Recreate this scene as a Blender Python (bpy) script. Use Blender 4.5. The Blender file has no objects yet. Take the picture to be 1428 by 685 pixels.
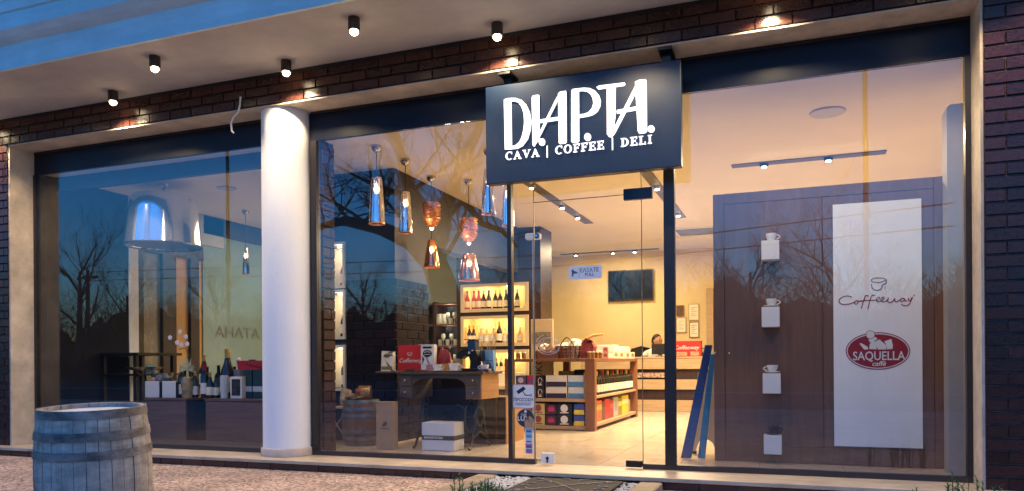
import bpy, bmesh, math, random
from mathutils import Vector, Matrix, noise
R = random.Random(7)
PI = math.pi
C = bpy.context.scene.collection
sc = bpy.context.scene

# ------------------------------------------------------------------ camera
YAW, ROLL, FPX, CX, CY, CAMY, CAMZ = math.radians(20.534), math.radians(-.386), 1051.6, 714., 507., -5.462, .81
_c, _s = math.cos(YAW), math.sin(YAW)
FW = Vector((-_s, _c, 0)); RT = Vector((_c, _s, 0)); UP = Vector((0, 0, 1))
CR = RT*math.cos(ROLL) + UP*math.sin(ROLL); CU = UP*math.cos(ROLL) - RT*math.sin(ROLL)
CAM = Vector((0, CAMY, CAMZ))
cam = bpy.data.cameras.new('camera'); co = bpy.data.objects.new('camera', cam); C.objects.link(co)
cam.sensor_width = 36; cam.lens = FPX/1428*36; cam.shift_x = (714-CX)/1428; cam.shift_y = (CY-342.5)/1428
cam.clip_start = .05; cam.clip_end = 2000
m4 = Matrix((CR, CU, -FW)).transposed().to_4x4(); m4.translation = CAM
co.matrix_world = m4
sc.camera = co

def at(px, py, ax, v):
    """world point where the sight line through a spot of the photograph meets the plane ax = v"""
    r = CR*(px-CX)/FPX - CU*(py-CY)/FPX + FW
    i = 'xyz'.index(ax)
    return CAM + r*((v-CAM[i])/r[i])

# ------------------------------------------------------------------ world and exposure
w = bpy.data.worlds.new('World'); sc.world = w; w.use_nodes = True
nt = w.node_tree; sky = nt.nodes.new('ShaderNodeTexSky'); sky.sky_type = 'NISHITA'; sky.sun_disc = False
sky.sun_elevation = math.radians(2); sky.sun_rotation = math.radians(10); sky.ozone_density = 5.2; sky.dust_density = .12
bg = nt.nodes['Background']; bg.inputs['Strength'].default_value = .15
nt.links.new(sky.outputs[0], bg.inputs[0])
sc.view_settings.view_transform = 'Standard'; sc.view_settings.look = 'None'
sc.view_settings.exposure = 2.9; sc.view_settings.gamma = 1
sc.cycles.max_bounces = 8; sc.cycles.transparent_max_bounces = 16
sc.cycles.sample_clamp_indirect = 2.0
KE = 1/2**2.75                         # lamp powers below are written for exposure 0

# ------------------------------------------------------------------ materials
MATS = {}
def lnk(nt, a, b): nt.links.new(a, b)
def mat(name, col, rough=.6, metal=0., var=.12, scale=6., bump=0., bscale=60., emit=None, es=1., spec=.5, coat=0., stretch=None, rnd=0., detail=4):
    if name in MATS: return MATS[name]
    m = bpy.data.materials.new(name); m.use_nodes = True; nt = m.node_tree; p = nt.nodes['Principled BSDF']
    p.inputs['Roughness'].default_value = rough; p.inputs['Metallic'].default_value = metal
    p.inputs['Specular IOR Level'].default_value = spec; p.inputs['Coat Weight'].default_value = coat
    p.inputs['Coat Roughness'].default_value = .08
    tc = nt.nodes.new('ShaderNodeTexCoord'); mp = nt.nodes.new('ShaderNodeMapping'); lnk(nt, tc.outputs['Object'], mp.inputs[0])
    if stretch: mp.inputs['Scale'].default_value = stretch
    c = (*col, 1)
    if var or rnd:
        n = nt.nodes.new('ShaderNodeTexNoise'); n.inputs['Scale'].default_value = scale; n.inputs['Detail'].default_value = detail
        n.inputs['Roughness'].default_value = .65
        oi = nt.nodes.new('ShaderNodeObjectInfo')
        va = nt.nodes.new('ShaderNodeVectorMath'); va.operation = 'ADD'; lnk(nt, mp.outputs[0], va.inputs[0])
        sm = nt.nodes.new('ShaderNodeMath'); sm.operation = 'MULTIPLY'; sm.inputs[1].default_value = 37.
        lnk(nt, oi.outputs['Random'], sm.inputs[0]); lnk(nt, sm.outputs[0], va.inputs[1]); lnk(nt, va.outputs[0], n.inputs['Vector'])
        mr = nt.nodes.new('ShaderNodeMapRange'); mr.inputs[1].default_value = .3; mr.inputs[2].default_value = .7
        mr.inputs[3].default_value = 1-var*2; mr.inputs[4].default_value = 1+var
        lnk(nt, n.outputs[0], mr.inputs[0])
        m2 = nt.nodes.new('ShaderNodeMapRange'); m2.inputs[3].default_value = 1-rnd; m2.inputs[4].default_value = 1+rnd
        lnk(nt, oi.outputs['Random'], m2.inputs[0])
        mu = nt.nodes.new('ShaderNodeMath'); mu.operation = 'MULTIPLY'; lnk(nt, mr.outputs[0], mu.inputs[0]); lnk(nt, m2.outputs[0], mu.inputs[1])
        vm = nt.nodes.new('ShaderNodeVectorMath'); vm.operation = 'SCALE'; vm.inputs[0].default_value = col
        lnk(nt, mu.outputs[0], vm.inputs['Scale']); lnk(nt, vm.outputs[0], p.inputs['Base Color'])
        rr = nt.nodes.new('ShaderNodeMapRange'); rr.inputs[3].default_value = max(0, rough-.08); rr.inputs[4].default_value = min(1, rough+.1)
        lnk(nt, n.outputs[0], rr.inputs[0]); lnk(nt, rr.outputs[0], p.inputs['Roughness'])
    else: p.inputs['Base Color'].default_value = c
    if bump:
        nb = nt.nodes.new('ShaderNodeTexNoise'); nb.inputs['Scale'].default_value = bscale; nb.inputs['Detail'].default_value = 5
        lnk(nt, mp.outputs[0], nb.inputs['Vector'])
        b = nt.nodes.new('ShaderNodeBump'); b.inputs['Strength'].default_value = bump; b.inputs['Distance'].default_value = .01
        lnk(nt, nb.outputs[0], b.inputs['Height']); lnk(nt, b.outputs[0], p.inputs['Normal'])
    if emit:
        p.inputs['Emission Color'].default_value = (*emit, 1); p.inputs['Emission Strength'].default_value = es*KE
    MATS[name] = m; return m

def wood(name, c1, c2, rough=.45, axis='z', scale=3., coat=0.):
    if name in MATS: return MATS[name]
    m = bpy.data.materials.new(name); m.use_nodes = True; nt = m.node_tree; p = nt.nodes['Principled BSDF']
    tc = nt.nodes.new('ShaderNodeTexCoord'); mp = nt.nodes.new('ShaderNodeMapping'); lnk(nt, tc.outputs['Object'], mp.inputs[0])
    mp.inputs['Scale'].default_value = {'z': (9, 9, .7), 'x': (.7, 9, 9), 'y': (9, .7, 9)}[axis]
    n = nt.nodes.new('ShaderNodeTexNoise'); n.inputs['Scale'].default_value = scale; n.inputs['Detail'].default_value = 8; n.inputs['Roughness'].default_value = .7
    lnk(nt, mp.outputs[0], n.inputs['Vector'])
    cr = nt.nodes.new('ShaderNodeValToRGB'); cr.color_ramp.elements[0].position = .3; cr.color_ramp.elements[1].position = .72
    cr.color_ramp.elements[0].color = (*c1, 1); cr.color_ramp.elements[1].color = (*c2, 1)
    lnk(nt, n.outputs[0], cr.inputs[0]); lnk(nt, cr.outputs[0], p.inputs['Base Color'])
    b = nt.nodes.new('ShaderNodeBump'); b.inputs['Strength'].default_value = .15; b.inputs['Distance'].default_value = .004
    lnk(nt, n.outputs[0], b.inputs['Height']); lnk(nt, b.outputs[0], p.inputs['Normal'])
    p.inputs['Roughness'].default_value = rough; p.inputs['Coat Weight'].default_value = coat
    MATS[name] = m; return m

def stain(m, sc_=(1.5, 1.5, 3.), lo=.45, hi=1.25):
    nt = m.node_tree; p = nt.nodes['Principled BSDF']; src = p.inputs['Base Color'].links[0].from_socket
    tc = nt.nodes.new('ShaderNodeTexCoord'); mp = nt.nodes.new('ShaderNodeMapping'); mp.inputs['Scale'].default_value = sc_; lnk(nt, tc.outputs['Object'], mp.inputs[0])
    oi = nt.nodes.new('ShaderNodeObjectInfo')
    n = nt.nodes.new('ShaderNodeTexNoise'); n.inputs['Scale'].default_value = 3; n.inputs['Detail'].default_value = 6; n.inputs['Roughness'].default_value = .7; lnk(nt, mp.outputs[0], n.inputs['Vector'])
    mr = nt.nodes.new('ShaderNodeMapRange'); mr.inputs[1].default_value = .32; mr.inputs[2].default_value = .66; mr.inputs[3].default_value = lo; mr.inputs[4].default_value = hi; lnk(nt, n.outputs[0], mr.inputs[0])
    vm = nt.nodes.new('ShaderNodeVectorMath'); vm.operation = 'SCALE'; lnk(nt, src, vm.inputs[0]); lnk(nt, mr.outputs[0], vm.inputs['Scale']); lnk(nt, vm.outputs[0], p.inputs['Base Color'])
    return m

def glassmat(name, boost=1.8, tint=(1, 1, 1), base=.04):
    m = bpy.data.materials.new(name); m.use_nodes = True; nt = m.node_tree; nt.nodes.remove(nt.nodes['Principled BSDF'])
    out = nt.nodes['Material Output']; g = nt.nodes.new('ShaderNodeNewGeometry')
    d = nt.nodes.new('ShaderNodeVectorMath'); d.operation = 'DOT_PRODUCT'; lnk(nt, g.outputs['Normal'], d.inputs[0]); lnk(nt, g.outputs['Incoming'], d.inputs[1])
    def mth(op, a, b=None):
        x = nt.nodes.new('ShaderNodeMath'); x.operation = op
        for i, v in enumerate((a, b)):
            if v is None: continue
            if isinstance(v, (int, float)): x.inputs[i].default_value = v
            else: lnk(nt, v, x.inputs[i])
        return x.outputs[0]
    a = mth('ABSOLUTE', d.outputs['Value']); o = mth('SUBTRACT', 1., a); pw = mth('POWER', o, 5.)
    f = mth('MULTIPLY', mth('ADD', mth('MULTIPLY', pw, 1-base), base), boost); f = mth('MINIMUM', f, 1.)
    tr = nt.nodes.new('ShaderNodeBsdfTransparent'); tr.inputs[0].default_value = (*tint, 1)
    gl = nt.nodes.new('ShaderNodeBsdfGlossy'); gl.inputs['Roughness'].default_value = 0.0
    mx = nt.nodes.new('ShaderNodeMixShader'); lnk(nt, f, mx.inputs[0]); lnk(nt, tr.outputs[0], mx.inputs[1]); lnk(nt, gl.outputs[0], mx.inputs[2])
    lnk(nt, mx.outputs[0], out.inputs[0]); MATS[name] = m; return m

def lamp_emit(name, col, s): return mat(name, (.8, .8, .8), var=0, emit=col, es=s)

STONE = mat('beige stone', (.62, .52, .41), .6, var=.12, scale=5, bump=.25, bscale=30)
BRICK = mat('glazed brick', (.055, .019, .014), .2, var=.35, scale=9, rnd=.35, bump=.12, bscale=18, spec=.45)
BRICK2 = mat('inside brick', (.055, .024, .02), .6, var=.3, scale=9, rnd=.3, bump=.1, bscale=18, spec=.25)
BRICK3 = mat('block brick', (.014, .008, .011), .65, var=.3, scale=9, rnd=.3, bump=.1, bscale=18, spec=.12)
MORTARD = mat('dark mortar', (.016, .010, .014), .8, var=.2, scale=20)
MORTARL = mat('pale mortar', (.11, .09, .09), .9, var=.25, scale=20, bump=.4, bscale=120)
MORTAR = mat('mortar', (.024, .019, .021), .9, var=.2, scale=20, bump=.4, bscale=120)
PLASTER = mat('soffit plaster', (.52, .48, .45), .85, var=.05, scale=2, bump=.15, bscale=200)
WHITEP = mat('painted concrete', (.72, .74, .76), .6, var=.06, scale=3, bump=.15, bscale=40)
COLM = mat('white column paint', (.86, .87, .88), .55, var=.015, scale=3, bump=.2, bscale=35)
FRAME = mat('dark frame metal', (.022, .018, .019), .35, var=.1, scale=8)
HEADM = mat('header glass', (.008, .012, .026), .34, var=.15, scale=2, spec=.2)
RAILM = mat('brown frame metal', (.05, .035, .03), .4, var=.1, scale=8)
GLASS = glassmat('window glass', 1.75)
GLASS2 = glassmat('door glass', 1.0)
NAVY = mat('sign navy', (.014, .032, .075), .42, var=.08, scale=3, spec=.35)
SIGNW = mat('lit letter', (.9, .9, .9), .4, var=0, emit=(1, .97, .95), es=1.15)
BLACK = mat('black plastic', (.012, .012, .014), .4, var=.1)
HOUSE = mat('bronze housing', (.06, .045, .035), .45, metal=.2, var=.15)
BLACKM = mat('black metal', (.015, .014, .014), .35, var=.2, metal=.3)
CEIL = mat('ceiling paint', (.76, .71, .57), .8, var=.02, scale=2)
WALLY = mat('ochre wall paint', (.68, .54, .28), .75, var=.04, scale=2, bump=.1, bscale=60)
WALLP = mat('pale wall paint', (.48, .52, .50), .8, var=.05, scale=2)
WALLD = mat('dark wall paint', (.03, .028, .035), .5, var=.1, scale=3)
TILE = mat('floor tile', (.56, .47, .36), .22, var=.06, scale=2.5, rnd=.05, spec=.5)
GROUT = mat('grout', (.3, .25, .2), .9, var=.1)
WENGE = wood('wenge', (.022, .010, .008), (.05, .024, .018), .4)
WENGEX = wood('wenge across', (.13, .056, .034), (.23, .105, .066), .45, 'x')
WALNUT = wood('walnut', (.125, .062, .038), (.19, .095, .058), .42, coat=.1)
BROWNW = wood('brown shelf wood', (.16, .062, .028), (.26, .11, .05), .5)
OAK = wood('light wood', (.36, .24, .13), (.52, .37, .22), .55, 'x')
OLDW = wood('old grey table wood', (.055, .036, .028), (.13, .09, .066), .6, 'x')
ORANGEW = wood('orange lit wood', (.34, .16, .05), (.46, .24, .09), .5, 'y')
CHROME = mat('chrome', (.85, .85, .87), .06, metal=1, var=0)
STEEL = mat('steel', (.55, .55, .56), .25, metal=1, var=.05)
WHITE = mat('white plastic', (.75, .75, .74), .4, var=.02)
PORC = mat('white porcelain', (.8, .8, .79), .15, var=0)
PAPER = mat('white paper', (.72, .72, .71), .75, var=.02)
RED = mat('red card', (.5, .015, .02), .45, var=.05)
DRED = mat('logo red', (.28, .008, .02), .5, var=0)
KRAFT = mat('kraft card', (.42, .28, .17), .75, var=.06, scale=8)
KRAFTD = mat('kraft print', (.14, .07, .035), .8, var=0)
GREENG = mat('green bottle glass', (.01, .02, .008), .08, var=0, spec=.7)
DARKG = mat('dark bottle glass', (.010, .008, .008), .08, var=0, spec=.7)
FOILR = mat('red foil', (.35, .01, .015), .3, metal=.3, var=0)
FOILG = mat('gold foil', (.6, .42, .12), .3, metal=.7, var=0)
CREAML = mat('cream label', (.82, .76, .6), .7, var=.05)

# ------------------------------------------------------------------ object helpers
ORG = {}
def reg(o, org): ORG[o.name] = Vector(org); return o
def tag(o, label=None, cat=None, group=None, kind=None):
    if label: o['label'] = label
    if cat: o['category'] = cat
    if group: o['group'] = group
    if kind: o['kind'] = kind
    return o
def thing(name, label, cat, loc, group=None, rz=0):
    o = bpy.data.objects.new(name, None); C.objects.link(o); o.location = loc; o.rotation_euler = (0, 0, rz); o.empty_display_size = .1
    reg(o, loc); return tag(o, label, cat, group)
class M:
    def __init__(s): s.v = []; s.f = []; s.mi = []
    def add(s, vs, fs, mi=0):
        k = len(s.v); s.v += [Vector(v) for v in vs]; s.f += [tuple(i+k for i in f) for f in fs]; s.mi += [mi]*len(fs); return s
    def box(s, x0, x1, y0, y1, z0, z1, mi=0):
        if x0 > x1: x0, x1 = x1, x0
        if y0 > y1: y0, y1 = y1, y0
        if z0 > z1: z0, z1 = z1, z0
        return s.add([(x0,y0,z0),(x1,y0,z0),(x1,y1,z0),(x0,y1,z0),(x0,y0,z1),(x1,y0,z1),(x1,y1,z1),(x0,y1,z1)],
                     [(0,3,2,1),(4,5,6,7),(0,1,5,4),(1,2,6,5),(2,3,7,6),(3,0,4,7)], mi)
    def obox(s, c, size, rot, mi=0):
        """box of the given size, turned by the matrix rot about its centre c"""
        k = len(s.v); h = Vector(size)/2; s.box(-h.x, h.x, -h.y, h.y, -h.z, h.z, mi)
        for i in range(k, len(s.v)): s.v[i] = Vector(c) + rot @ s.v[i]
        return s
    def lathe(s, prof, c=(0,0,0), seg=20, mi=0, cap=True, ax=None):
        k = len(s.v); vs = []; n = len(prof)
        q = Vector((0,0,1)).rotation_difference(Vector(ax)) if ax else None
        for r, z in prof:
            for i in range(seg):
                a = 2*PI*i/seg; p = Vector((r*math.cos(a), r*math.sin(a), z))
                if q: p = q @ p
                vs.append(p + Vector(c))
        fs = [(j*seg+i, j*seg+(i+1) % seg, (j+1)*seg+(i+1) % seg, (j+1)*seg+i) for j in range(n-1) for i in range(seg)]
        if cap:
            if prof[0][0] > 1e-4: fs.append(tuple(reversed(range(seg))))
            if prof[-1][0] > 1e-4: fs.append(tuple((n-1)*seg+i for i in range(seg)))
        return s.add(vs, fs, mi)
    def cyl(s, c, r, h, seg=16, ax=None, r2=None, mi=0): return s.lathe([(r, 0), (r if r2 is None else r2, h)], c, seg, mi, True, ax)
    def tube(s, pts, r, seg=6, mi=0):
        pts = [Vector(p) for p in pts]; n = len(pts); rs = r if isinstance(r, (list, tuple)) else [r]*n; vs = []; u = None
        for i, p in enumerate(pts):
            t = (pts[min(i+1, n-1)] - pts[max(i-1, 0)]).normalized()
            if u is None: u = t.orthogonal().normalized()
            else:
                u = u - t*u.dot(t)
                u = u.normalized() if u.length > 1e-5 else t.orthogonal().normalized()
            b = t.cross(u)
            for k in range(seg):
                a = 2*PI*k/seg; vs.append(p + (u*math.cos(a) + b*math.sin(a))*rs[i])
        fs = [(j*seg+k, j*seg+(k+1) % seg, (j+1)*seg+(k+1) % seg, (j+1)*seg+k) for j in range(n-1) for k in range(seg)]
        fs += [tuple(reversed(range(seg))), tuple((n-1)*seg+k for k in range(seg))]
        return s.add(vs, fs, mi)
    def prism(s, poly, y0, y1, mi=0, plane='xz'):
        """polygon drawn in a plane and given a thickness across it; any winding, triangulated so that hollows work"""
        n = len(poly)
        ar = sum(poly[i][0]*poly[(i+1) % n][1] - poly[(i+1) % n][0]*poly[i][1] for i in range(n))
        if ar < 0: poly = poly[::-1]
        if plane == 'xz': P = lambda a, b, d: (a, d, b)
        elif plane == 'yz': P = lambda a, b, d: (d, a, b)
        else: P = lambda a, b, d: (a, b, d)
        from mathutils.geometry import tessellate_polygon
        tri = tessellate_polygon([[Vector((p[0], p[1], 0)) for p in poly]])
        vs = [P(a, b, y0) for a, b in poly] + [P(a, b, y1) for a, b in poly]
        fs = [tuple(t) for t in tri] + [tuple(i+n for i in reversed(t)) for t in tri] + [(i, (i+1) % n, (i+1) % n+n, i+n) for i in range(n)]
        return s.add(vs, fs, mi)
    def sphere(s, c, r, seg=12, sz=None, mi=0):
        sz = sz or (1, 1, 1); k = len(s.v); n = max(4, seg//2)
        s.lathe([(max(1e-5, r*math.sin(PI*i/n)), -r*math.cos(PI*i/n)) for i in range(n+1)], (0,0,0), seg, mi, False)
        for i in range(k, len(s.v)):
            v = s.v[i]; s.v[i] = Vector((v.x*sz[0]+c[0], v.y*sz[1]+c[1], v.z*sz[2]+c[2]))
        return s
    def build(s, name, m, parent=None, bevel=0, smooth=False, label=None, fix=True):
        me = bpy.data.meshes.new(name)
        if parent is not None: off = ORG.get(parent.name, Vector())
        else:
            xs = [v.x for v in s.v]; ys = [v.y for v in s.v]; zs = [v.z for v in s.v]
            off = Vector(((min(xs)+max(xs))/2, (min(ys)+max(ys))/2, min(zs)))
        me.from_pydata([v-off for v in s.v], [], s.f)
        for mm in (m if isinstance(m, (list, tuple)) else [m]): me.materials.append(mm)
        me.polygons.foreach_set('material_index', s.mi)
        if fix:
            bm = bmesh.new(); bm.from_mesh(me)
            if bevel: bmesh.ops.bevel(bm, geom=bm.edges[:], offset=bevel, segments=1, affect='EDGES', clamp_overlap=True)
            bmesh.ops.recalc_face_normals(bm, faces=bm.faces[:]); bm.to_mesh(me); bm.free()
        if smooth:
            me.polygons.foreach_set('use_smooth', [True]*len(me.polygons)); me.set_sharp_from_angle(angle=math.radians(40))
        o = bpy.data.objects.new(name, me); C.objects.link(o)
        if parent is not None: o.parent = parent; reg(o, off)
        else: o.location = off; reg(o, off)
        if label: o['label'] = label
        return o
KIDS = {}
def dup(root, loc=None, label=None, rz=None, group=None, parent=None):
    kids = {}
    for o in root.children_recursive: kids.setdefault(o.parent.name, []).append(o)
    def cp(o, par):
        c = o.copy(); C.objects.link(c)
        if par is not None: c.parent = par
        for k in kids.get(o.name, []): cp(k, c)
        return c
    r = cp(root, parent)
    if loc is not None: r.location = loc
    if rz is not None: r.rotation_euler = (0, 0, rz)
    if label: r['label'] = label
    if group: r['group'] = group
    return r
def text(s, size, m, parent, loc, rot=(PI/2, 0, 0), ext=.0015, name='lettering', align='CENTER', bold=0., shear=0., flip=False, label=None, sx=1.):
    cu = bpy.data.curves.new(name, 'FONT'); cu.body = s; cu.size = size; cu.extrude = ext; cu.align_x = align; cu.align_y = 'CENTER'; cu.offset = bold; cu.shear = shear
    cu.resolution_u = 3
    t = bpy.data.objects.new(name, cu); C.objects.link(t)
    bpy.context.view_layer.update()
    me = bpy.data.meshes.new_from_object(t.evaluated_get(bpy.context.evaluated_depsgraph_get()))
    bpy.data.objects.remove(t); me.materials.clear(); me.materials.append(m)
    o = bpy.data.objects.new(name, me); C.objects.link(o)
    org = ORG.get(parent.name, Vector()) if parent is not None else Vector()
    o.parent = parent; o.location = Vector(loc)-org; o.rotation_euler = rot; o.scale = (-sx if flip else sx, 1, 1)
    if label: o['label'] = label
    return o
ORD = ['first','second','third','fourth','fifth','sixth','seventh','eighth','ninth','tenth','eleventh','twelfth','thirteenth','fourteenth','fifteenth','sixteenth','seventeenth','eighteenth','nineteenth','twentieth']
def light(kind, loc, col, W, parent=None, size=.05, name='lamp_light', spot=None, blend=.6, rot=(0, 0, 0), sy=None):
    l = bpy.data.lights.new(name, kind); l.color = col; l.energy = W*KE
    if kind == 'AREA':
        l.size = size
        if sy: l.shape = 'RECTANGLE'; l.size_y = sy
    else: l.shadow_soft_size = size
    if spot: l.spot_size = math.radians(spot); l.spot_blend = blend
    o = bpy.data.objects.new(name, l); C.objects.link(o)
    if parent is not None: o.parent = parent; o.location = Vector(loc)-ORG.get(parent.name, Vector())
    else: o.location = loc
    o.rotation_euler = rot
    return o
WARM = (1., .75, .45); WARM2 = (1., .62, .30)

# ------------------------------------------------------------------ ground, kerbs, step
GZ = -.087
PAVE = bpy.data.materials.new('washed pebble paving'); PAVE.use_nodes = True
nt = PAVE.node_tree; p = nt.nodes['Principled BSDF']; tc = nt.nodes.new('ShaderNodeTexCoord')
vo = nt.nodes.new('ShaderNodeTexVoronoi'); vo.inputs['Scale'].default_value = 55; lnk(nt, tc.outputs['Object'], vo.inputs['Vector'])
n1 = nt.nodes.new('ShaderNodeTexNoise'); n1.inputs['Scale'].default_value = 1.3; n1.inputs['Detail'].default_value = 5; lnk(nt, tc.outputs['Object'], n1.inputs['Vector'])
cr = nt.nodes.new('ShaderNodeValToRGB'); cr.color_ramp.elements[0].color = (.17, .105, .085, 1); cr.color_ramp.elements[1].color = (.72, .53, .44, 1); cr.color_ramp.elements[0].position = .05; cr.color_ramp.elements[1].position = .8
e = cr.color_ramp.elements.new(.45); e.color = (.44, .33, .28, 1)
sp = nt.nodes.new('ShaderNodeSeparateColor'); lnk(nt, vo.outputs['Color'], sp.inputs[0]); lnk(nt, sp.outputs[0], cr.inputs[0])
mr = nt.nodes.new('ShaderNodeMapRange'); mr.inputs[1].default_value = .3; mr.inputs[2].default_value = .7; mr.inputs[3].default_value = .55; mr.inputs[4].default_value = 1.2; lnk(nt, n1.outputs[0], mr.inputs[0])
vm = nt.nodes.new('ShaderNodeVectorMath'); vm.operation = 'SCALE'; lnk(nt, cr.outputs[0], vm.inputs[0]); lnk(nt, mr.outputs[0], vm.inputs['Scale']); lnk(nt, vm.outputs[0], p.inputs['Base Color'])
b = nt.nodes.new('ShaderNodeBump'); b.inputs['Strength'].default_value = .6; b.inputs['Distance'].default_value = .008; b.invert = True; lnk(nt, vo.outputs['Distance'], b.inputs['Height']); lnk(nt, b.outputs[0], p.inputs['Normal']); p.inputs['Roughness'].default_value = .75
tag(M().add([(-150, -150, GZ), (150, -150, GZ), (150, 150, GZ), (-150, 150, GZ)], [(0, 1, 2, 3)]).build('ground', PAVE), kind='structure')
ASPH = mat('asphalt', (.045, .045, .05), .85, var=.2, scale=3, bump=.5, bscale=150)
tag(M().box(-150, 150, -16.5, -9.0, GZ+.002, GZ+.006).build('road', ASPH), kind='structure')

SILL = mat('cream marble sill', (.62, .50, .36), .45, var=.08, scale=4, spec=.5)
TILED = mat('dark plinth tile', (.05, .02, .022), .2, var=.2, scale=6, rnd=.25, spec=.6)
def plinth2(x0, x1):
    st = tag(M().box(x0, x1, -.1205, .2, GZ-.05, -.0305).build('plinth', MORTARL), kind='structure')
    o = ORG[st.name]; n = max(1, round((x1-x0)/.245)); wd = (x1-x0)/n; pm = None
    for k in range(n):
        if pm is None:
            pm = M().box(x0+.004, x0+wd-.004, -.13, -.119, GZ+.004, -.034).build('tile', TILED, st, bevel=.0015)
        else:
            t = pm.copy(); C.objects.link(t); t.location.x = wd*k
    return st
plinth2(-8.6, -2.27); plinth2(-.87, 2.6)
tag(M().box(-8.6, 2.6, -.14, .33, -.03, 0).build('sill_slab', SILL, bevel=.004), kind='structure')

# entrance pad with pebbles between two kerbs
KERB = mat('sandstone kerb', (.40, .31, .22), .8, var=.15, scale=8, bump=.4, bscale=70)
for nm, a, lb in (('kerb_stone', -2.27, 'sandstone kerb left of the pebble strip by the door'), ('kerb_stone', -1.03, 'sandstone kerb right of the pebble strip by the door')):
    k_ = thing(nm, lb, 'kerb', (a+.08, -.8, GZ), 'kerbs beside the doormat')
    for i in range(3):
        M().box(a, a+.16, -.145-.5*(i+1)+.006, -.145-.5*i, GZ-.04, -.032).build('block', KERB, k_, bevel=.008)
PEB = mat('white pebbles', (.68, .66, .62), .6, var=.1, scale=3, rnd=0)
tag(M().box(-2.11, -1.03, -1.64, -.145, GZ-.04, -.055).build('pebble_bed', MORTAR), kind='structure')
pm = M()
for i in range(5200):
    x = R.uniform(-2.1, -1.04); y = R.uniform(-1.62, -.155)
    if -1.80 < x < -1.13 and -.90 < y < -.24 and R.random() < .9: continue
    r = R.uniform(.007, .015); a = R.uniform(0, PI); hx, hy = r*R.uniform(.8, 1.4), r*R.uniform(.6, 1.)
    z = -.055+R.uniform(0, .012); ca, sa = math.cos(a), math.sin(a)
    vs = [(x+hx*ca*u-hy*sa*v, y+hx*sa*u+hy*ca*v, z+q*r) for u, v, q in ((1,0,.2),(0,1,.2),(-1,0,.2),(0,-1,.2),(.1,.1,.85))]
    pm.add(vs, [(0,1,4),(1,2,4),(2,3,4),(3,0,4)])
tag(pm.build('pebbles', PEB, fix=False), 'white pebbles', None, None, 'stuff')
# doormat: rubber mat with a raised scroll pattern
MATM = mat('rubber mat', (.035, .027, .025), .8, var=.2, scale=10, bump=.5, bscale=200)
dm = thing('doormat', 'dark doormat with pale scroll pattern lying on white pebbles', 'doormat', (-1.46, -.55, -.03))
M().box(-1.80, -1.13, -.90, -.225, -.042, -.024).build('mat', MATM, dm, bevel=.004)
SCR = mat('mat pattern', (.30, .26, .22), .8, var=.1); q = M()
for sx in (-1, 1):
    for sy in (-1, 1):
        for (cx, cy, r0, a0, a1) in ((.16, .12, .075, 0, 4.2), (.27, .24, .05, 2, 6), (.07, .26, .06, 1, 5), (.27, .07, .045, 3, 7)):
            pts = [(-1.465+sx*(cx+r0*(1-.09*t)*math.cos(a0+(a1-a0)*t/10)), -.5625+sy*(cy+r0*(1-.09*t)*math.sin(a0+(a1-a0)*t/10)), -.022) for t in range(9)]
            q.tube(pts, .006, 4)
        q.tube([(-1.465, -.5625, -.022), (-1.465+sx*.1, -.5625+sy*.13, -.022), (-1.465+sx*.3, -.5625+sy*.3, -.022)], .006, 4)
q.build('pattern', SCR, dm)

# ------------------------------------------------------------------ facade brickwork: each brick an object on a recessed mortar wall
PX, PZ = .2464, .0815
_bm = M(); h = .5
_bm.add([(-.5, 0, -.5), (.5, 0, -.5), (.5, 0, .5), (-.5, 0, .5), (-.5+.012, -.012, -.44), (.5-.012, -.012, -.44), (.5-.012, -.012, .44), (-.5+.012, -.012, .44)],
        [(4, 5, 6, 7), (0, 1, 5, 4), (1, 2, 6, 5), (2, 3, 7, 6), (3, 0, 4, 7)])
def unit_brick(m):
    me = bpy.data.meshes.new('brick'); me.from_pydata([tuple(v) for v in _bm.v], [], _bm.f); me.materials.append(m)
    b = bmesh.new(); b.from_mesh(me); bmesh.ops.recalc_face_normals(b, faces=b.faces[:])
    b.normal_update()
    fr = [f for f in b.faces if abs(f.normal.y) > .99]
    if fr and fr[0].normal.y > 0: bmesh.ops.reverse_faces(b, faces=b.faces[:])
    b.to_mesh(me); b.free(); return me
UB, UB2, UB3 = unit_brick(BRICK), unit_brick(BRICK2), unit_brick(BRICK3)
def lay(parent, me, x0, x1, z0, z1, y=0., axis='x', ph=-1.967, px=PX, pz=PZ, gap=.008, side=-1):
    """lay bricks over a wall face; axis x: the face looks to -y, axis y: the face looks to +x and x0..x1 run along y"""
    o0 = ORG[parent.name]; k = math.floor(z0/pz+.5)
    while (k+.5)*pz < z1:
        zc0, zc1 = max(z0, k*pz), min(z1, (k+1)*pz)
        if zc1-zc0 > .02:
            s = ph + (0 if k % 2 == 0 else px/2); i = math.floor((x0-s)/px)
            while s+i*px < x1:
                a, b_ = max(x0, s+i*px), min(x1, s+(i+1)*px); i += 1
                if b_-a < .03: continue
                o = bpy.data.objects.new('brick', me); C.objects.link(o); o.parent = parent
                c = Vector(((a+b_)/2, y, (zc0+zc1)/2)) if axis == 'x' else Vector((y, (a+b_)/2, (zc0+zc1)/2))
                o.location = c-o0; o.scale = (b_-a-gap, R.uniform(.8, 1.25), zc1-zc0-gap)
                if axis == 'y': o.rotation_euler = (0, 0, PI/2)
                else: o.rotation_euler = (R.uniform(-.012, .012), 0, 0)
        k += 1
wl = thing('brick_wall', 'brick pier at the far left end of the shopfront, warmly lit at the top', 'brick wall', (-8.1, .12, GZ), 'brick piers and lintel')
M().box(-8.6, -7.572, 0, .3, GZ, 3.094).build('mortar_core', MORTARL, wl); lay(wl, UB, -8.6, -7.572, -.08, 3.094)
wr = thing('brick_wall', 'dark brick pier at the right end of the shopfront', 'brick wall', (1.9, .12, GZ), 'brick piers and lintel')
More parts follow.
